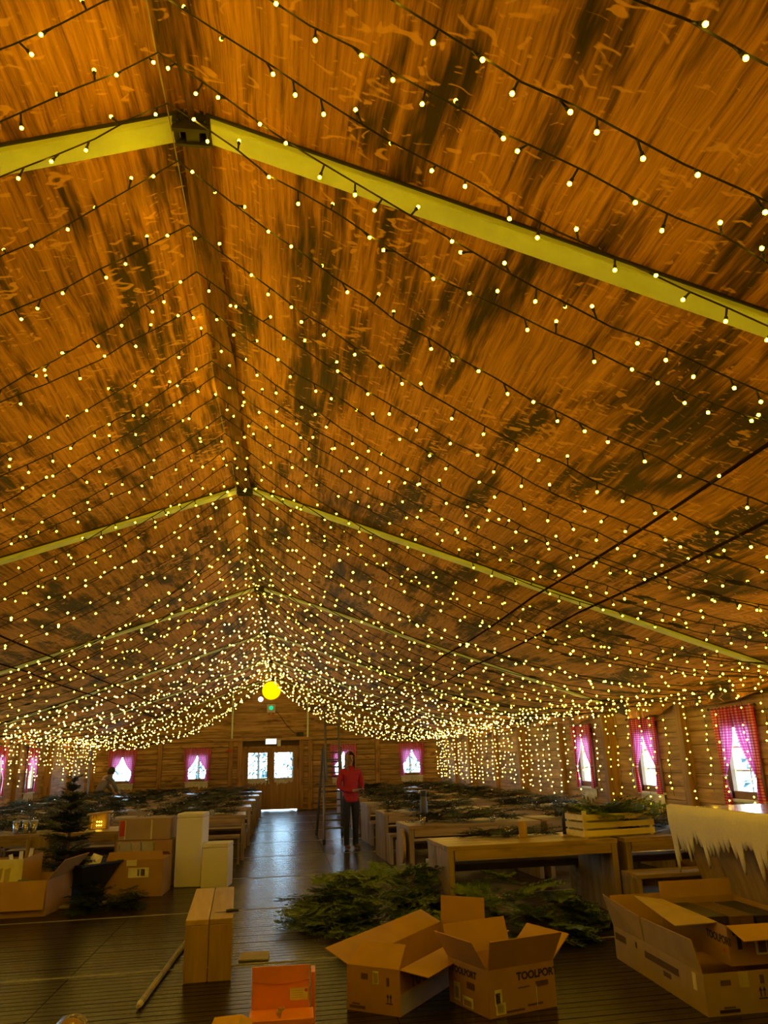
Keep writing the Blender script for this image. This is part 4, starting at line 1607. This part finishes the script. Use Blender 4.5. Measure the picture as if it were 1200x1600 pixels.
# left side: open carton, bag, tree in planter, carton stack, foam blocks
rE, cE, zE = carton('low_open_carton', 'low open cardboard carton on the floor at the left edge, front flap hanging', (-3.05, 9.88), (.10, .74), (.86, .04), .37, [(0, .30, -1.35, .0), (1, .27, .85, .0)], mat='card')
m = MB(); m.cbox(-.12, .12, -.07, .07, 0, .22)
bx = bevel(m.build('blue_packet', M['blue'], None, loc=(-2.52, 10.3, .12)), .015); bx.rotation_euler = (.5, .1, .2)
tag(bx, 'blue packet inside the low open carton at the left edge', 'package')
r = thing('white_carton', 'pale printed carton with one brown open side standing in the low carton', 'box', (-2.75, 10.45, .01))
m = MB(); m.panel([(-.2, -.12, 0), (.16, -.12, 0), (.16, -.12, .55), (-.2, -.12, .55)], .006); m.build('front_wall', M['white'], r)
m = MB(); m.panel([(.16, -.12, 0), (.30, .14, 0), (.30, .14, .60), (.16, -.12, .55)], .006); m.build('side_wall', M['card'], r)
m = MB(); m.panel([(-.2, .14, 0), (.30, .14, 0), (.30, .14, .55), (-.2, .14, .55)], .006); m.build('rear_wall', M['card'], r)
m = MB(); m.panel([(-.2, -.12, 0), (.16, -.12, 0), (.30, .14, 0), (-.2, .14, 0)], .006); m.build('bottom', M['card'], r)
m = MB()
for k in range(2):
    m.panel([(-.13 + .09 * k, -.124, .30 - .05 * k), (-.07 + .09 * k, -.124, .33), (-.06 + .09 * k, -.124, .46), (-.13 + .09 * k, -.124, .44)], .001)
m.build('print_mark', M['paper_grey'], r)
for k in range(3):
    m = MB(); m.tube([(0, 0, 0), (.03 * (k - 1), .02, .50), (.05 * (k - 1), .02, .58 + .03 * k)], .024, 10)
    tag(m.build('paper_tube', M['white'], None, loc=(-2.74 + .07 * k, 10.46, .02)), 'white paper tube in the pale carton at the left, %s of three' % RW[k], 'tube', 'paper tubes')

# planter and tree
px_, py_ = -2.0, 10.9
r = thing('black_planter', 'wide black tapered planter bowl with white tissue, holding the small fir tree', 'planter', (px_, py_, 0))
m = MB()
m.lathe([(.15, .0), (.17, .02), (.24, .14), (.42, .41), (.45, .42), (.45, .44), (.415, .44), (.23, .16), (.02, .15)], k=4)
pb = m.build('bowl', M['black_plastic'], r); pb.rotation_euler = (0, 0, .12)
m = MB()
m.panel([(.05, -.18, .36), (.19, -.20, .38), (.20, -.02, .50), (.09, -.04, .54)], .004)
m.panel([(-.02, -.12, .36), (.07, -.16, .38), (.11, -.05, .53), (.0, .0, .46)], .004)
m.build('tissue', M['white'], r)
r = thing('small_fir_tree', 'small sparse dark fir tree standing in the black planter', 'tree', (-2.26, 10.95, .15))
m = MB(); m.tube([(0, 0, 0), (.01, 0, .5), (.0, .01, 1.0), (.01, 0, 1.28)], [.022, .018, .012, .005], 7); m.build('trunk', M['twig'], r)
tb = []
for k in range(3):
    rr = random.Random(500 + k)
    m = MB()
    fir_branch(m, Vector((0, 0, 0)), Vector((1, 0, .0)), Vector((0, 0, 1)), .42, rr, 30, 7, .036, 0, 1, .0075)
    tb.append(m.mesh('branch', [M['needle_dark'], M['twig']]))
rr = random.Random(77)
lv = 9
for j in range(lv):
    t = j / (lv - 1)
    z = .26 + 1.0 * t
    nb = 7 if t < .8 else 5
    for k in range(nb):
        o = put('branch', tb[rr.randint(0, 2)], r, (0, 0, z + rr.uniform(-.03, .03)))
        o.rotation_euler = (rr.uniform(-.2, .2), -rr.uniform(.02, .3) - t * .5, 2 * PI * k / nb + rr.uniform(-.4, .4) + j)
        s = (1.02 - .70 * t) * rr.uniform(.75, 1.15)
        o.scale = (s, s, s)
o = put('branch', tb[0], r, (0, 0, 1.12)); o.rotation_euler = (0, -1.5, 0); o.scale = (.5, .5, .5)
# bin, lid, dark bundle
r = thing('grey_bin', 'blue-grey plastic bin with tapered sides right of the black planter', 'bin', (-1.83, 11.32, 0), .1)
m = MB(); m.lathe([(.17, 0), (.175, .01), (.20, .38), (.215, .38), (.215, .41), (.19, .41), (.165, .02), (.0, .02)], k=4)
o = m.build('tub', M['grey_plastic'], r); o.rotation_euler = (0, 0, PI / 4)
m = MB(); m.cbox(-.05, .05, -.155, -.14, .25, .30); m.build('grip', M['black_plastic'], r)
r = thing('tub_lid', 'blue-grey round plastic lid on the floor before the black planter', 'lid', (-1.84, 10.52, 0))
m = MB(); m.lathe([(.21, .0), (.235, .02), (.24, .05), (.215, .055), (.20, .03), (.0, .025)], k=28); m.build('rim', M['grey_plastic'], r, True)
m = MB(); m.lathe([(.06, .024), (.07, .04), (.05, .07), (.0, .075)], k=16); m.build('grip', M['grey_plastic'], r, True)
r = thing('planter_base', 'pale flat stone slab beside the foot of the black planter', 'slab', (-2.08, 10.42, 0))
m = MB(); m.cbox(-.12, .16, -.1, .1, 0, .04); bevel(m.build('slab', M['paper_grey'], r), .01)
heap(-1.62, 10.35, .36, .24, .24, 40, 'dark fir branch in the low bundle before the brown carton', 'fir branches in the dark bundle', 12, .03, .62, .2, sprays_dark)

rF, cF, zF = carton('brown_carton', 'brown closed cardboard carton with a white address label, lowest of the left stack', (-1.78, 11.0), (.03, .55), (.72, -.06), .43, [(0, .10, 1.9, .02), (2, .10, 2.6, .02)], lid=True)
face_print(rF, cF[0], cF[1], .43, [('mark', .40, .52, .26, .115, 'sticker'), ('mark', .56, .56, .025, .08, 'ink'), ('mark', .62, .56, .05, .08, 'ink_soft'), ('mark', .36, .84, .13, .07, 'tape')])
rG, cG, zG = carton('pale_sided_carton', 'tall cardboard carton with a pale lined front, behind the brown carton', (-1.82, 11.75), (.03, .45), (.76, -.05), .59, [], lid=True)
face_print(rG, cG[0], cG[1], .59, [('mark', .03, .52, .50, .27, 'paper_grey'), ('mark', .06, .50, .018, .29, 'tape'), ('mark', .26, .50, .018, .29, 'tape'), ('mark', .44, .50, .018, .29, 'tape'), ('mark', .66, .50, .018, .29, 'tape'), ('mark', .50, .55, .12, .12, 'sticker')])
rH, cH, zH = carton('taped_carton', 'greyish carton with pale tape and a red label, topmost of the left stack', (-1.80, 11.78), (.03, .42), (.70, -.05), .27, [], mat='card_grey', lid=True, z0=.60)
face_print(rH, cH[0], cH[1], .27, [('mark', .02, .18, .07, .20, 'red_label'), ('mark', .11, .05, .018, .24, 'tape'), ('mark', .62, .02, .022, .25, 'tape')])

def foam(label, corner, angle, wl_, wr_, h):
    r = thing('foam_block', label, 'box', (corner[0], corner[1], 0), angle, 'white foam boxes')
    m = MB(); m.cbox(-wl_, 0, 0, wr_, 0, h - .06)
    bevel(m.build('body', M['foam'], r), .012, 2)
    m = MB(); m.cbox(-wl_, 0, 0, wr_, h - .058, h)
    bevel(m.build('lid', M['foam'], r), .012, 2)
    return r
foam('tall white foam box standing by the aisle', (-.64, 11.55), -.12, .36, .40, .93)
foam('short white foam box in front of the tall one', (-.27, 11.38), -.12, .36, .36, .55)

# small wooden lantern and silver tins on the left table
r = thing('wooden_lantern', 'small wooden lantern box with lit lights inside on the left table', 'lantern', (-2.18, 12.3, TH), .1)
m = MB(); m.cbox(-.13, -.10, -.09, .09, 0, .20); m.cbox(.10, .13, -.09, .09, 0, .20); m.cbox(-.13, .13, .07, .09, 0, .2); m.build('case', M['pine_z'], r)
m = MB(); m.panel([(-.17, -.11, .20), (.17, -.11, .23), (.17, .11, .23), (-.17, .11, .20)], .02); m.build('roof', M['pine_x'], r)
m = MB(); m.cbox(-.13, .13, -.09, .09, 0, .015); m.build('base', M['pine_x'], r)
m = MB()
for k in range(6):
    m.octa((-.03 + .03 * (k % 3), -.04, .05 + .05 * (k // 3)), .009)
tag(m.build('light_cluster', M['led_mid'], r), kind='stuff')
for k, (x, y) in enumerate(((-3.20, 11.9), (-3.08, 11.92), (-2.98, 11.95))):
    r = thing('steel_tumbler', 'shiny steel tumbler on the left table, %s of three' % RW[k], 'tumbler', (x, y, TH), 0, 'steel tumblers on the left table')
    m = MB(); m.lathe([(.036, 0), (.04, .005), (.044, .17), (.040, .17), (.035, .01), (.0, .01)], k=16); m.build('cup', M['steel_cup'], r, True)
    m = MB(); m.lathe([(.0442, .150), (.0465, .155), (.0465, .172), (.0435, .174)], k=16); m.build('rim', M['alu'], r, True)
put_bench(-2.35, 10.95, .04, 'pale plank bench behind the small fir tree, end board facing the camera') if False else None
r = thing('upright_board', 'pale square plywood board standing between the white carton and the tree', 'board', (-2.72, 11.35, 0), .05)
m = MB(); m.cbox(-.16, .17, -.012, .012, 0, .73); bevel(m.build('sheet', M['table_z'], r), .004)
m = MB(); m.cbox(-.15, .16, .012, .30, .60, .64); m.build('shelf', M['table_x'], r)
m = MB(); m.cbox(-.15, -.11, .26, .30, 0, .60); m.build('leg', M['table_z'], r)
m = MB(); m.cbox(.12, .16, .26, .30, 0, .60); m.build('leg', M['table_z'], r)

# pale bench seen end-on in the aisle, with tool, pole and sheet
WBL, WBW, WBH = 1.60, .365, .43
r = thing('aisle_bench', 'light plank bench seen end-on in the aisle, knife on top', 'bench', (-.10, 6.73, 0), .055)
for s in (-1, 1):
    m = MB(); m.cbox(-WBW / 4 + .003, WBW / 4 - .003, 0, WBL, -.02, .02)
    bevel(m.build('seat_plank', M['pine_x'], r, loc=(s * WBW / 4, 0, WBH - .02)), .004)
    for yy in (.0, WBL - .04):
        m = MB(); m.cbox(-WBW / 4 + .003, WBW / 4 - .003, 0, .04, 0, WBH - .041)
        bevel(m.build('end_plank', M['pine_z'], r, loc=(s * WBW / 4, yy, 0)), .003)
m = MB(); m.cbox(-.015, .015, .042, WBL - .042, WBH - .14, WBH - .042); m.build('stretcher', M['pine_x'], r)
r = thing('black_knife', 'black-handled knife lying on the aisle bench', 'knife', (.02, 6.97, WBH + .012), .12)
m = MB(); m.tube([(-.01, 0, 0), (.03, 0, .002), (.09, .0, .0)], [.012, .013, .010], 8); m.build('handle', M['black_plastic'], r)
m = MB(); m.hexa([(-.10, -.002, -.006), (-.01, -.012, -.006), (-.01, .012, -.006), (-.10, .004, -.006), (-.10, -.001, -.004), (-.01, -.011, -.003), (-.01, .011, -.003), (-.10, .003, -.004)]); m.build('blade', M['steel_dark'], r)
r = thing('wooden_pole', 'grey wooden pole lying on the floor beside the aisle bench', 'pole', (-.50, 6.2, .022))
m = MB(); m.tube([(0, 0, 0), (.045, 1.0, 0), (.09, 2.0, 0)], .022, 8); m.build('shaft', M['grey_x'], r)
m = MB(); m.tube([(-.003, -.07, 0), (0, 0, 0)], [.014, .0235], 8); m.build('tip', M['tape'], r)
m = MB(); m.panel([(0, 0, 0), (.25, -.01, 0), (.255, .27, 0), (.01, .285, 0)], .012)
tag(m.build('cardboard_sheet', M['paper_grey'], None, loc=(.10, 7.31, .008)), 'small grey cardboard sheet lying flat on the aisle floor', 'cardboard')

# orange cartons at the bottom edge
r = thing('orange_carton', 'upright bright orange carton with a white label and curved lid flap', 'box', (.28, 5.42, 0), -.02)
m = MB(); m.cbox(0, .355, 0, .16, 0, .29); bevel(m.build('body', M['orange'], r), .005)
m = MB()
n = 12
for k in range(n):
    t0, t1 = k / n, (k + 1) / n
    def lowz(t): return .305 - .028 * math.sin(PI * t) ** .7
    m.hexa([(.355 * t0, -.006, lowz(t0)), (.355 * t1, -.006, lowz(t1)), (.355 * t1, .0, lowz(t1)), (.355 * t0, .0, lowz(t0)),
            (.355 * t0, -.004, .375), (.355 * t1, -.004, .375), (.355 * t1, .004, .375), (.355 * t0, .004, .375)])
m.build('lid_flap', M['orange'], r)
m = MB(); m.cbox(0, .355, .0, .155, .29, .298); m.build('lid', M['orange'], r)
m = MB(); m.panel([(.235, -.003, .185), (.345, -.003, .185), (.345, -.003, .25), (.235, -.003, .25)], .001); m.build('label', M['sticker'], r)
m = MB(); m.tube([(.333, -.0035, .237), (.333, -.005, .237)], .009, 10); m.build('label_dot', M['red_label'], r)
m = MB()
for k in range(4):
    m.panel([(.245, -.004, .235 - .012 * k), (.318, -.004, .235 - .012 * k), (.318, -.004, .237 - .012 * k), (.245, -.004, .237 - .012 * k)], .0006)
m.build('label_print', M['paper_grey'], r)
r = thing('flat_orange_carton', 'low orange carton lying in front of the upright orange one', 'box', (.275, 5.19, 0), -.02)
m = MB(); m.cbox(0, .375, 0, .20, 0, .12); bevel(m.build('body', M['orange'], r), .005)
m = MB(); m.cbox(-.004, .379, -.004, .204, .115, .15); bevel(m.build('lid', M['orange'], r), .005)
r = thing('open_side_carton', 'orange carton standing just right of the upright one', 'box', (.648, 5.50, 0), -.02)
m = MB(); m.cbox(0, .025, 0, .16, 0, .30); bevel(m.build('body', M['orange'], r), .003)
m = MB(); m.cbox(0, .025, -.002, .158, .30, .312); m.build('lid', M['orange'], r)
m = MB()
m.panel([(-.14, -.06, .0), (.02, -.08, .02), (.04, .03, .06), (-.11, .04, .05)], .004)
m.panel([(.02, -.08, .02), (.10, -.04, .0), (.10, .03, .03), (.04, .03, .06)], .004)
m.tube([(-.02, -.02, -.2), (-.02, -.02, .03)], .03, 8)
gp_ = tag(m.build('gold_wrapper', M['gold'], None, loc=(.20, 5.02, .15)), 'crumpled gold wrapper at the bottom edge, left of the orange cartons', 'wrapper')
gp_.location.z = .165
m = MB()
m.ball((0, 0, .05), .035, 0, 5, 8, (1, .8, 1.1))
m.tube([(0, 0, .0), (.01, .01, .1)], [.02, .03], 7)
m.tube([(.02, 0, .07), (.06, 0, .10)], [.015, .02], 6)
gb_ = m.build('gold_bow', M['gold'], None, loc=(.45, 5.215, .15))
gb_.scale = (.5, .5, .5)
tag(gb_, 'small gold bow on the low orange carton', 'bow')
# clear wrapped roll at the lower left edge
r = thing('wrapped_roll', 'plastic wrapped pale roll poking up at the lower left edge', 'roll', (-.72, 5.12, 0))
m = MB(); m.tube([(-.12, -.14, 0), (.0, 0, .12), (.04, .03, .20), (.05, .035, .22)], [.10, .10, .075, .04], 12); m.build('roll', M['card_in'], r, True)
m = MB(); m.tube([(-.12, -.14, 0), (.0, 0, .125), (.045, .035, .21), (.06, .04, .245)], [.112, .112, .09, .03], 10); m.build('wrap', M['wrap'], r)

# little white scrap behind the printed carton
m = MB(); m.panel([(0, 0, 0), (.06, .0, 0), (.07, .03, .012), (.01, .03, .004)], .003)
tag(m.build('paper_scrap', M['white'], None, loc=(2.95, 7.6, .006)), 'tiny white paper scrap on the floor behind the printed carton', 'paper')

# ------------------------------------------------------------------ ladder
r = thing('step_ladder', 'tall aluminium extension step ladder standing open beside the person in red', 'ladder', (0, 0, 0))
def rail(a, b, name='rail'):
    m = MB(); m.tube([a, b], .026, 4); m.build(name, M['alu_dark'], r)
f0, f1 = Vector((1.27, 16.55, 0)), Vector((1.72, 16.55, 0))
b0, b1 = Vector((1.20, 18.45, 0)), Vector((1.76, 18.35, 0))
t0, t1 = Vector((1.32, 17.45, 1.85)), Vector((1.66, 17.45, 1.85))
e0, e1 = Vector((1.335, 17.55, 2.72)), Vector((1.645, 17.55, 2.72))
rail(f0, t0); rail(f1, t1); rail(b0, t0 + Vector((-.02, .06, 0))); rail(b1, t1 + Vector((.02, .06, 0)))
x0, x1 = f0.lerp(t0, .62) + Vector((.055, .02, 0)), f1.lerp(t1, .62) + Vector((-.055, .02, 0))
rail(x0, e0, 'extension_rail'); rail(x1, e1, 'extension_rail')
for (a, b, c, d, n) in ((f0, t0, f1, t1, 7), (b0, t0, b1, t1, 6)):
    for k in range(1, n):
        m = MB(); m.tube([a.lerp(b, k / n), c.lerp(d, k / n)], .017, 5); m.build('rung', M['alu_dark'], r)
for k in range(1, 6):
    m = MB(); m.tube([x0.lerp(e0, k / 5.4), x1.lerp(e1, k / 5.4)], .017, 5); m.build('rung', M['alu_dark'], r)
for p in (f0, f1, b0, b1):
    m = MB(); m.cbox(p.x - .03, p.x + .03, p.y - .035, p.y + .035, 0, .07); m.build('foot', M['black_plastic'], r)
for p in (e0, e1):
    m = MB(); m.ball(p, .032, 0, 5, 8); m.build('end_cap', M['black_plastic'], r)

# ------------------------------------------------------------------ people
def skin_obj(name, verts, edges, radii, mat, parent, root=0, sub=2):
    me = bpy.data.meshes.new(name)
    me.from_pydata(verts, edges, [])
    me.materials.append(mat)
    o = put(name, me, parent)
    sk = o.modifiers.new('skin', 'SKIN'); sk.use_smooth_shade = True
    for i, rr_ in enumerate(radii):
        rr_ = rr_ if isinstance(rr_, tuple) else (rr_, rr_)
        me.skin_vertices[0].data[i].radius = rr_
        me.skin_vertices[0].data[i].use_root = (i == root)
    ss = o.modifiers.new('smooth', 'SUBSURF'); ss.levels = sub; ss.render_levels = sub
    return o

class Sk:
    def __init__(self): self.v, self.e, self.r = [], [], []
    def add(self, p, r_, prev=None):
        self.v.append(tuple(p)); self.r.append(r_)
        if prev is not None: self.e.append((prev, len(self.v) - 1))
        return len(self.v) - 1
    def chain(self, pts, prev):
        for p, r_ in pts: prev = self.add(p, r_, prev)
        return prev

# woman in red: faces the camera, forearms forward to her left holding a phone; local -Y is towards the camera
W = thing('person', 'standing person in a red jacket and black trousers holding a phone beside the ladder', 'person', (1.72, 15.4, 0), .25)
b = Sk()
pel = b.add((0, 0, .93), (.135, .10))
wa = b.add((0, .0, 1.06), (.115, .085), pel)
ch = b.add((0, .0, 1.26), (.14, .095), wa)
up = b.add((0, .01, 1.38), (.11, .075), ch)
nk = b.add((0, .01, 1.45), .045, up)
n2 = b.add((0, .0, 1.50), .047, nk)
hd = b.add((0, -.012, 1.56), (.062, .078), n2)
h2 = b.add((0, -.004, 1.62), (.070, .088), hd)
h3 = b.add((0, .0, 1.665), (.052, .062), h2)
hands = {}
for s in (-1, 1):
    sh = b.add((s * .16, .01, 1.365), .055, up)
    el = b.chain([((s * .205, .01, 1.22), .047), ((s * .225, .02, 1.10), .041), ((s * .15 + .03, -.10, 1.02), .036), ((s * .075 + .08, -.20, 1.02), .028), ((s * .055 + .09, -.235, 1.025), .025)], sh)
    palm = b.add((s * .045 + .095, -.275, 1.03), (.030, .018), el)
    for k in range(4):
        bx0 = Vector((s * .045 + .095 - s * .0 + (k - 1.5) * .016, -.30, 1.035))
        cur = b.chain([(bx0, .010), (bx0 + Vector((-s * .008, -.028, .004)), .0085), (bx0 + Vector((-s * .018, -.042 + .004 * abs(k - 1.5), .020)), .0075)], palm)
    b.chain([(Vector((s * .02 + .095, -.262, 1.045)), .011), (Vector((s * .008 + .095, -.285, 1.062)), .009)], palm)
    hip = b.add((s * .085, 0, .86), (.088, .092), pel)
    b.chain([((s * .092, -.005, .68), .074), ((s * .09, -.01, .48), .054), ((s * .088, .0, .30), .048), ((s * .085, .015, .10), .034), ((s * .088, .0, .05), .036), ((s * .095, -.10, .035), (.036, .028)), ((s * .097, -.15, .03), (.03, .022))], hip)
body = skin_obj('body', b.v, b.e, b.r, M['skin'], W, 0, 2)
j = Sk()
p_ = j.add((0, 0, .80), (.172, .135)); p0 = j.add((0, 0, .83), (.172, .135), p_); p1 = j.add((0, 0, 1.05), (.150, .118), p0); p2 = j.add((0, 0, 1.24), (.165, .120), p1); p3 = j.add((0, .01, 1.37), (.125, .090), p2); p4 = j.add((0, .008, 1.44), (.070, .066), p3)
p5 = j.add((0, .01, 1.475), (.066, .064), p4)
for s in (-1, 1):
    sh = j.add((s * .165, .01, 1.355), .068, p3)
    j.chain([((s * .212, .01, 1.22), .062), ((s * .232, .02, 1.10), .055), ((s * .15 + .035, -.10, 1.02), .048), ((s * .075 + .08, -.195, 1.02), .038)], sh)
skin_obj('jacket', j.v, j.e, j.r, M['fleece_red'], W, 0, 2)
t = Sk()
p00 = t.add((0, 0, 1.06), (.125, .092))
p0 = t.add((0, 0, .95), (.148, .112), p00)
for s in (-1, 1):
    q = t.add((s * .088, 0, .84), (.100, .104), p0)
    t.chain([((s * .094, -.005, .66), .086), ((s * .092, -.01, .46), .068), ((s * .09, .0, .28), .061), ((s * .088, .012, .06), .056), ((s * .088, .012, .04), .055)], q)
skin_obj('trousers', t.v, t.e, t.r, M['trouser'], W, 0, 2)
for s in (-1, 1):
    f = Sk(); a = f.add((s * .088, .03, .045), (.042, .042)); f.chain([((s * .092, -.05, .042), (.045, .038)), ((s * .097, -.13, .034), (.044, .030)), ((s * .099, -.18, .028), (.034, .024))], a)
    skin_obj('shoe', f.v, f.e, f.r, M['shoe'], W, 0, 2)
hm = MB()
NU, NV = 26, 18
hv = []
for jv in range(NV + 1):
    tv = jv / NV
    for iu in range(NU + 1):
        a = PI * .5 + (iu / NU - .5) * 2 * (PI - .62 - .25 * max(0, tv - .5))   # open towards the face (-Y)
        if tv < .45:
            ph = tv / .45 * PI / 2
            rad = math.sin(ph); z = 1.625 + .105 * math.cos(ph)
        else:
            rad = 1.0 + .12 * (tv - .45); z = 1.625 - (.25 + .03 * math.sin(iu * 2.7)) * (tv - .45) / .55
        wv = 1 + .05 * math.sin(a * 9 + tv * 6)
        hv.append((math.cos(a) * .098 * rad * wv, math.sin(a) * .112 * rad * wv + .004, z))
hm.v = hv
for jv in range(NV):
    for iu in range(NU):
        a = jv * (NU + 1) + iu
        hm.f.append((a, a + 1, a + NU + 2, a + NU + 1)); hm.m.append(0)
ho = hm.build('hair', M['hair'], W, True)
so = ho.modifiers.new('thickness', 'SOLIDIFY'); so.thickness = .012; so.offset = 0
for s in (-1, 1):
    m = MB(); m.ball((s * .028, -.086, 1.605), .0095, 0, 5, 8); m.build('eye', M['trouser'], W, True)
    m = MB(); m.tube([(s * .045, -.082, 1.622), (s * .028, -.092, 1.626), (s * .014, -.092, 1.623)], .003, 4); m.build('eyebrow', M['hair'], W)
    m = MB(); m.ball((s * .080, .005, 1.59), .022, 0, 5, 8, (.4, .8, 1.2)); m.build('ear', M['skin'], W, True)
m = MB(); m.tube([(0, -.084, 1.608), (0, -.100, 1.585), (0, -.108, 1.573), (0, -.088, 1.566)], [.006, .010, .013, .008], 6); m.build('nose', M['skin'], W, True)
m = MB(); m.tube([(-.022, -.083, 1.543), (0, -.092, 1.545), (.022, -.083, 1.543)], [.003, .0055, .003], 6); m.build('mouth', M['red_label'], W, True)
m = MB(); m.cbox(-.036, .036, -.07, .07, -.004, .004)
ph = bevel(m.build('mobile_phone', M['black_plastic'], None, loc=(1.885, 15.14, 1.062)), .003)
ph.rotation_euler = (.5, 0, .25)
tag(ph, 'dark mobile phone held by the person in the red jacket', 'phone')

# second person, stooping over the far left tables, seen from behind
Q = thing('person', 'stooping person in a grey-olive jacket with dark hair at the far left tables', 'person', (-4.72, 23.75, 0), -.9)
b = Sk()
pel = b.add((0, 0, .90), (.14, .105))
wa = b.add((0, .06, 1.02), (.12, .09), pel); ch = b.add((0, .16, 1.18), (.15, .10), wa); up = b.add((0, .23, 1.28), (.115, .08), ch)
nk = b.add((0, .28, 1.33), .047, up); hd = b.add((0, .33, 1.37), (.064, .080), nk); h2 = b.add((0, .36, 1.42), (.070, .086), hd); h3 = b.add((0, .38, 1.46), .05, h2)
for s in (-1, 1):
    sh = b.add((s * .165, .22, 1.26), .055, up)
    w_ = b.chain([((s * .20, .30, 1.12), .046), ((s * .20, .38, .99), .04), ((s * .15, .50, .88), .03), ((s * .13, .54, .84), .026)], sh)
    palm = b.add((s * .12, .57, .81), (.032, .018), w_)
    for k in range(4):
        c0 = Vector((s * .12 + (k - 1.5) * .016, .59, .79))
        b.chain([(c0, .010), (c0 + Vector((0, .018, -.022)), .0085), (c0 + Vector((0, .02, -.042 + .004 * abs(k - 1.5))), .0075)], palm)
    b.chain([((s * .085, .575, .80), .011), ((s * .075, .59, .775), .009)], palm)
    hip = b.add((s * .085, 0, .84), (.09, .095), pel)
    b.chain([((s * .092, .0, .66), .075), ((s * .09, .01, .47), .055), ((s * .088, .0, .28), .048), ((s * .085, -.01, .10), .034), ((s * .088, .0, .05), .036), ((s * .095, .12, .035), (.036, .028))], hip)
skin_obj('body', b.v, b.e, b.r, M['skin'], Q, 0, 1)
j = Sk()
p0 = j.add((0, -.01, .84), (.168, .135)); p1 = j.add((0, .05, 1.0), (.155, .125), p0); p2 = j.add((0, .16, 1.18), (.175, .125), p1); p3 = j.add((0, .23, 1.27), (.13, .095), p2); p4 = j.add((0, .27, 1.32), (.075, .07), p3)
for s in (-1, 1):
    sh = j.add((s * .17, .22, 1.25), .070, p3)
    j.chain([((s * .208, .30, 1.12), .062), ((s * .208, .38, .99), .055), ((s * .155, .49, .89), .042)], sh)
skin_obj('jacket', j.v, j.e, j.r, M['parka'], Q, 0, 2)
t = Sk()
p00 = t.add((0, .05, 1.02), (.13, .10))
p0 = t.add((0, 0, .90), (.152, .118), p00)
for s in (-1, 1):
    q = t.add((s * .088, 0, .82), (.102, .106), p0)
    t.chain([((s * .094, .0, .64), .086), ((s * .092, .01, .45), .068), ((s * .09, .0, .27), .061), ((s * .088, -.01, .07), .056)], q)
skin_obj('trousers', t.v, t.e, t.r, M['trouser'], Q, 0, 1)
m = MB(); m.ball((0, .335, 1.45), .105, 0, 8, 14, (.9, 1.0, 1.05)); m.ball((0, .27, 1.385), .075, 0, 7, 12, (1, .8, 1.2))
m.build('hair', M['hair_dark'], Q, True)
for s in (-1, 1):
    m = MB(); m.ball((s * .075, .37, 1.41), .02, 0, 5, 8, (.4, .8, 1.2)); m.build('ear', M['skin'], Q, True)
    m = MB(); m.ball((s * .028, .445, 1.41), .0095, 0, 5, 8); m.build('eye', M['trouser'], Q, True)
m = MB(); m.tube([(0, .44, 1.41), (0, .465, 1.385), (0, .45, 1.375)], [.006, .012, .008], 6); m.build('nose', M['skin'], Q, True)

# ------------------------------------------------------------------ outside
def conifer(seed):
    rr = random.Random(seed)
    m = MB()
    m.tube([(0, 0, -.1), (0, 0, 3.2)], [.12, .03], 6, 1)
    for i in range(230):
        z = .3 + 3.4 * rr.random()
        R_ = 1.15 * (1 - z / 4.0) + .1
        a = rr.uniform(0, 2 * PI)
        c = Vector((math.cos(a) * R_ * rr.uniform(.3, 1), math.sin(a) * R_ * rr.uniform(.3, 1), z))
        s = rr.uniform(.10, .24)
        d = Vector((math.cos(a), math.sin(a), rr.uniform(-.6, .2))).normalized()
        sd = d.cross(Vector((0, 0, 1))).normalized()
        m.panel([c - sd * s * .5, c + sd * s * .5, c + d * s * 1.4 + sd * s * .15, c + d * s * 1.4 - sd * s * .15], .01)
    return m.mesh('conifer', [M['tree_out'], M['twig']])
cm = [conifer(1), conifer(2), conifer(3)]
for k in range(21):
    x, y = -7.6 + .76 * k + .2 * math.sin(k * 2.3), 32.6 + .7 * math.sin(k * 1.7)
    o = put('conifer', cm[k % 3], None, (x, y, -.12), k * 1.3)
    o.scale = (.6, .6, 1)
    tag(o, 'bluish green conifer outside, beyond the windows of the far wall', 'tree', 'conifers behind the far wall')
for k, (x, y) in enumerate(((18, 19), (21, 23), (17.5, 27), (22, 31), (19, 36))):
    o = put('conifer', cm[k % 3], None, (x, y, -.12), k * 1.7)
    o.scale = (1.3, 1.3, 1.1)
    tag(o, 'green conifer outside, beyond the windows of the right wall', 'tree', 'conifers beside the right wall')
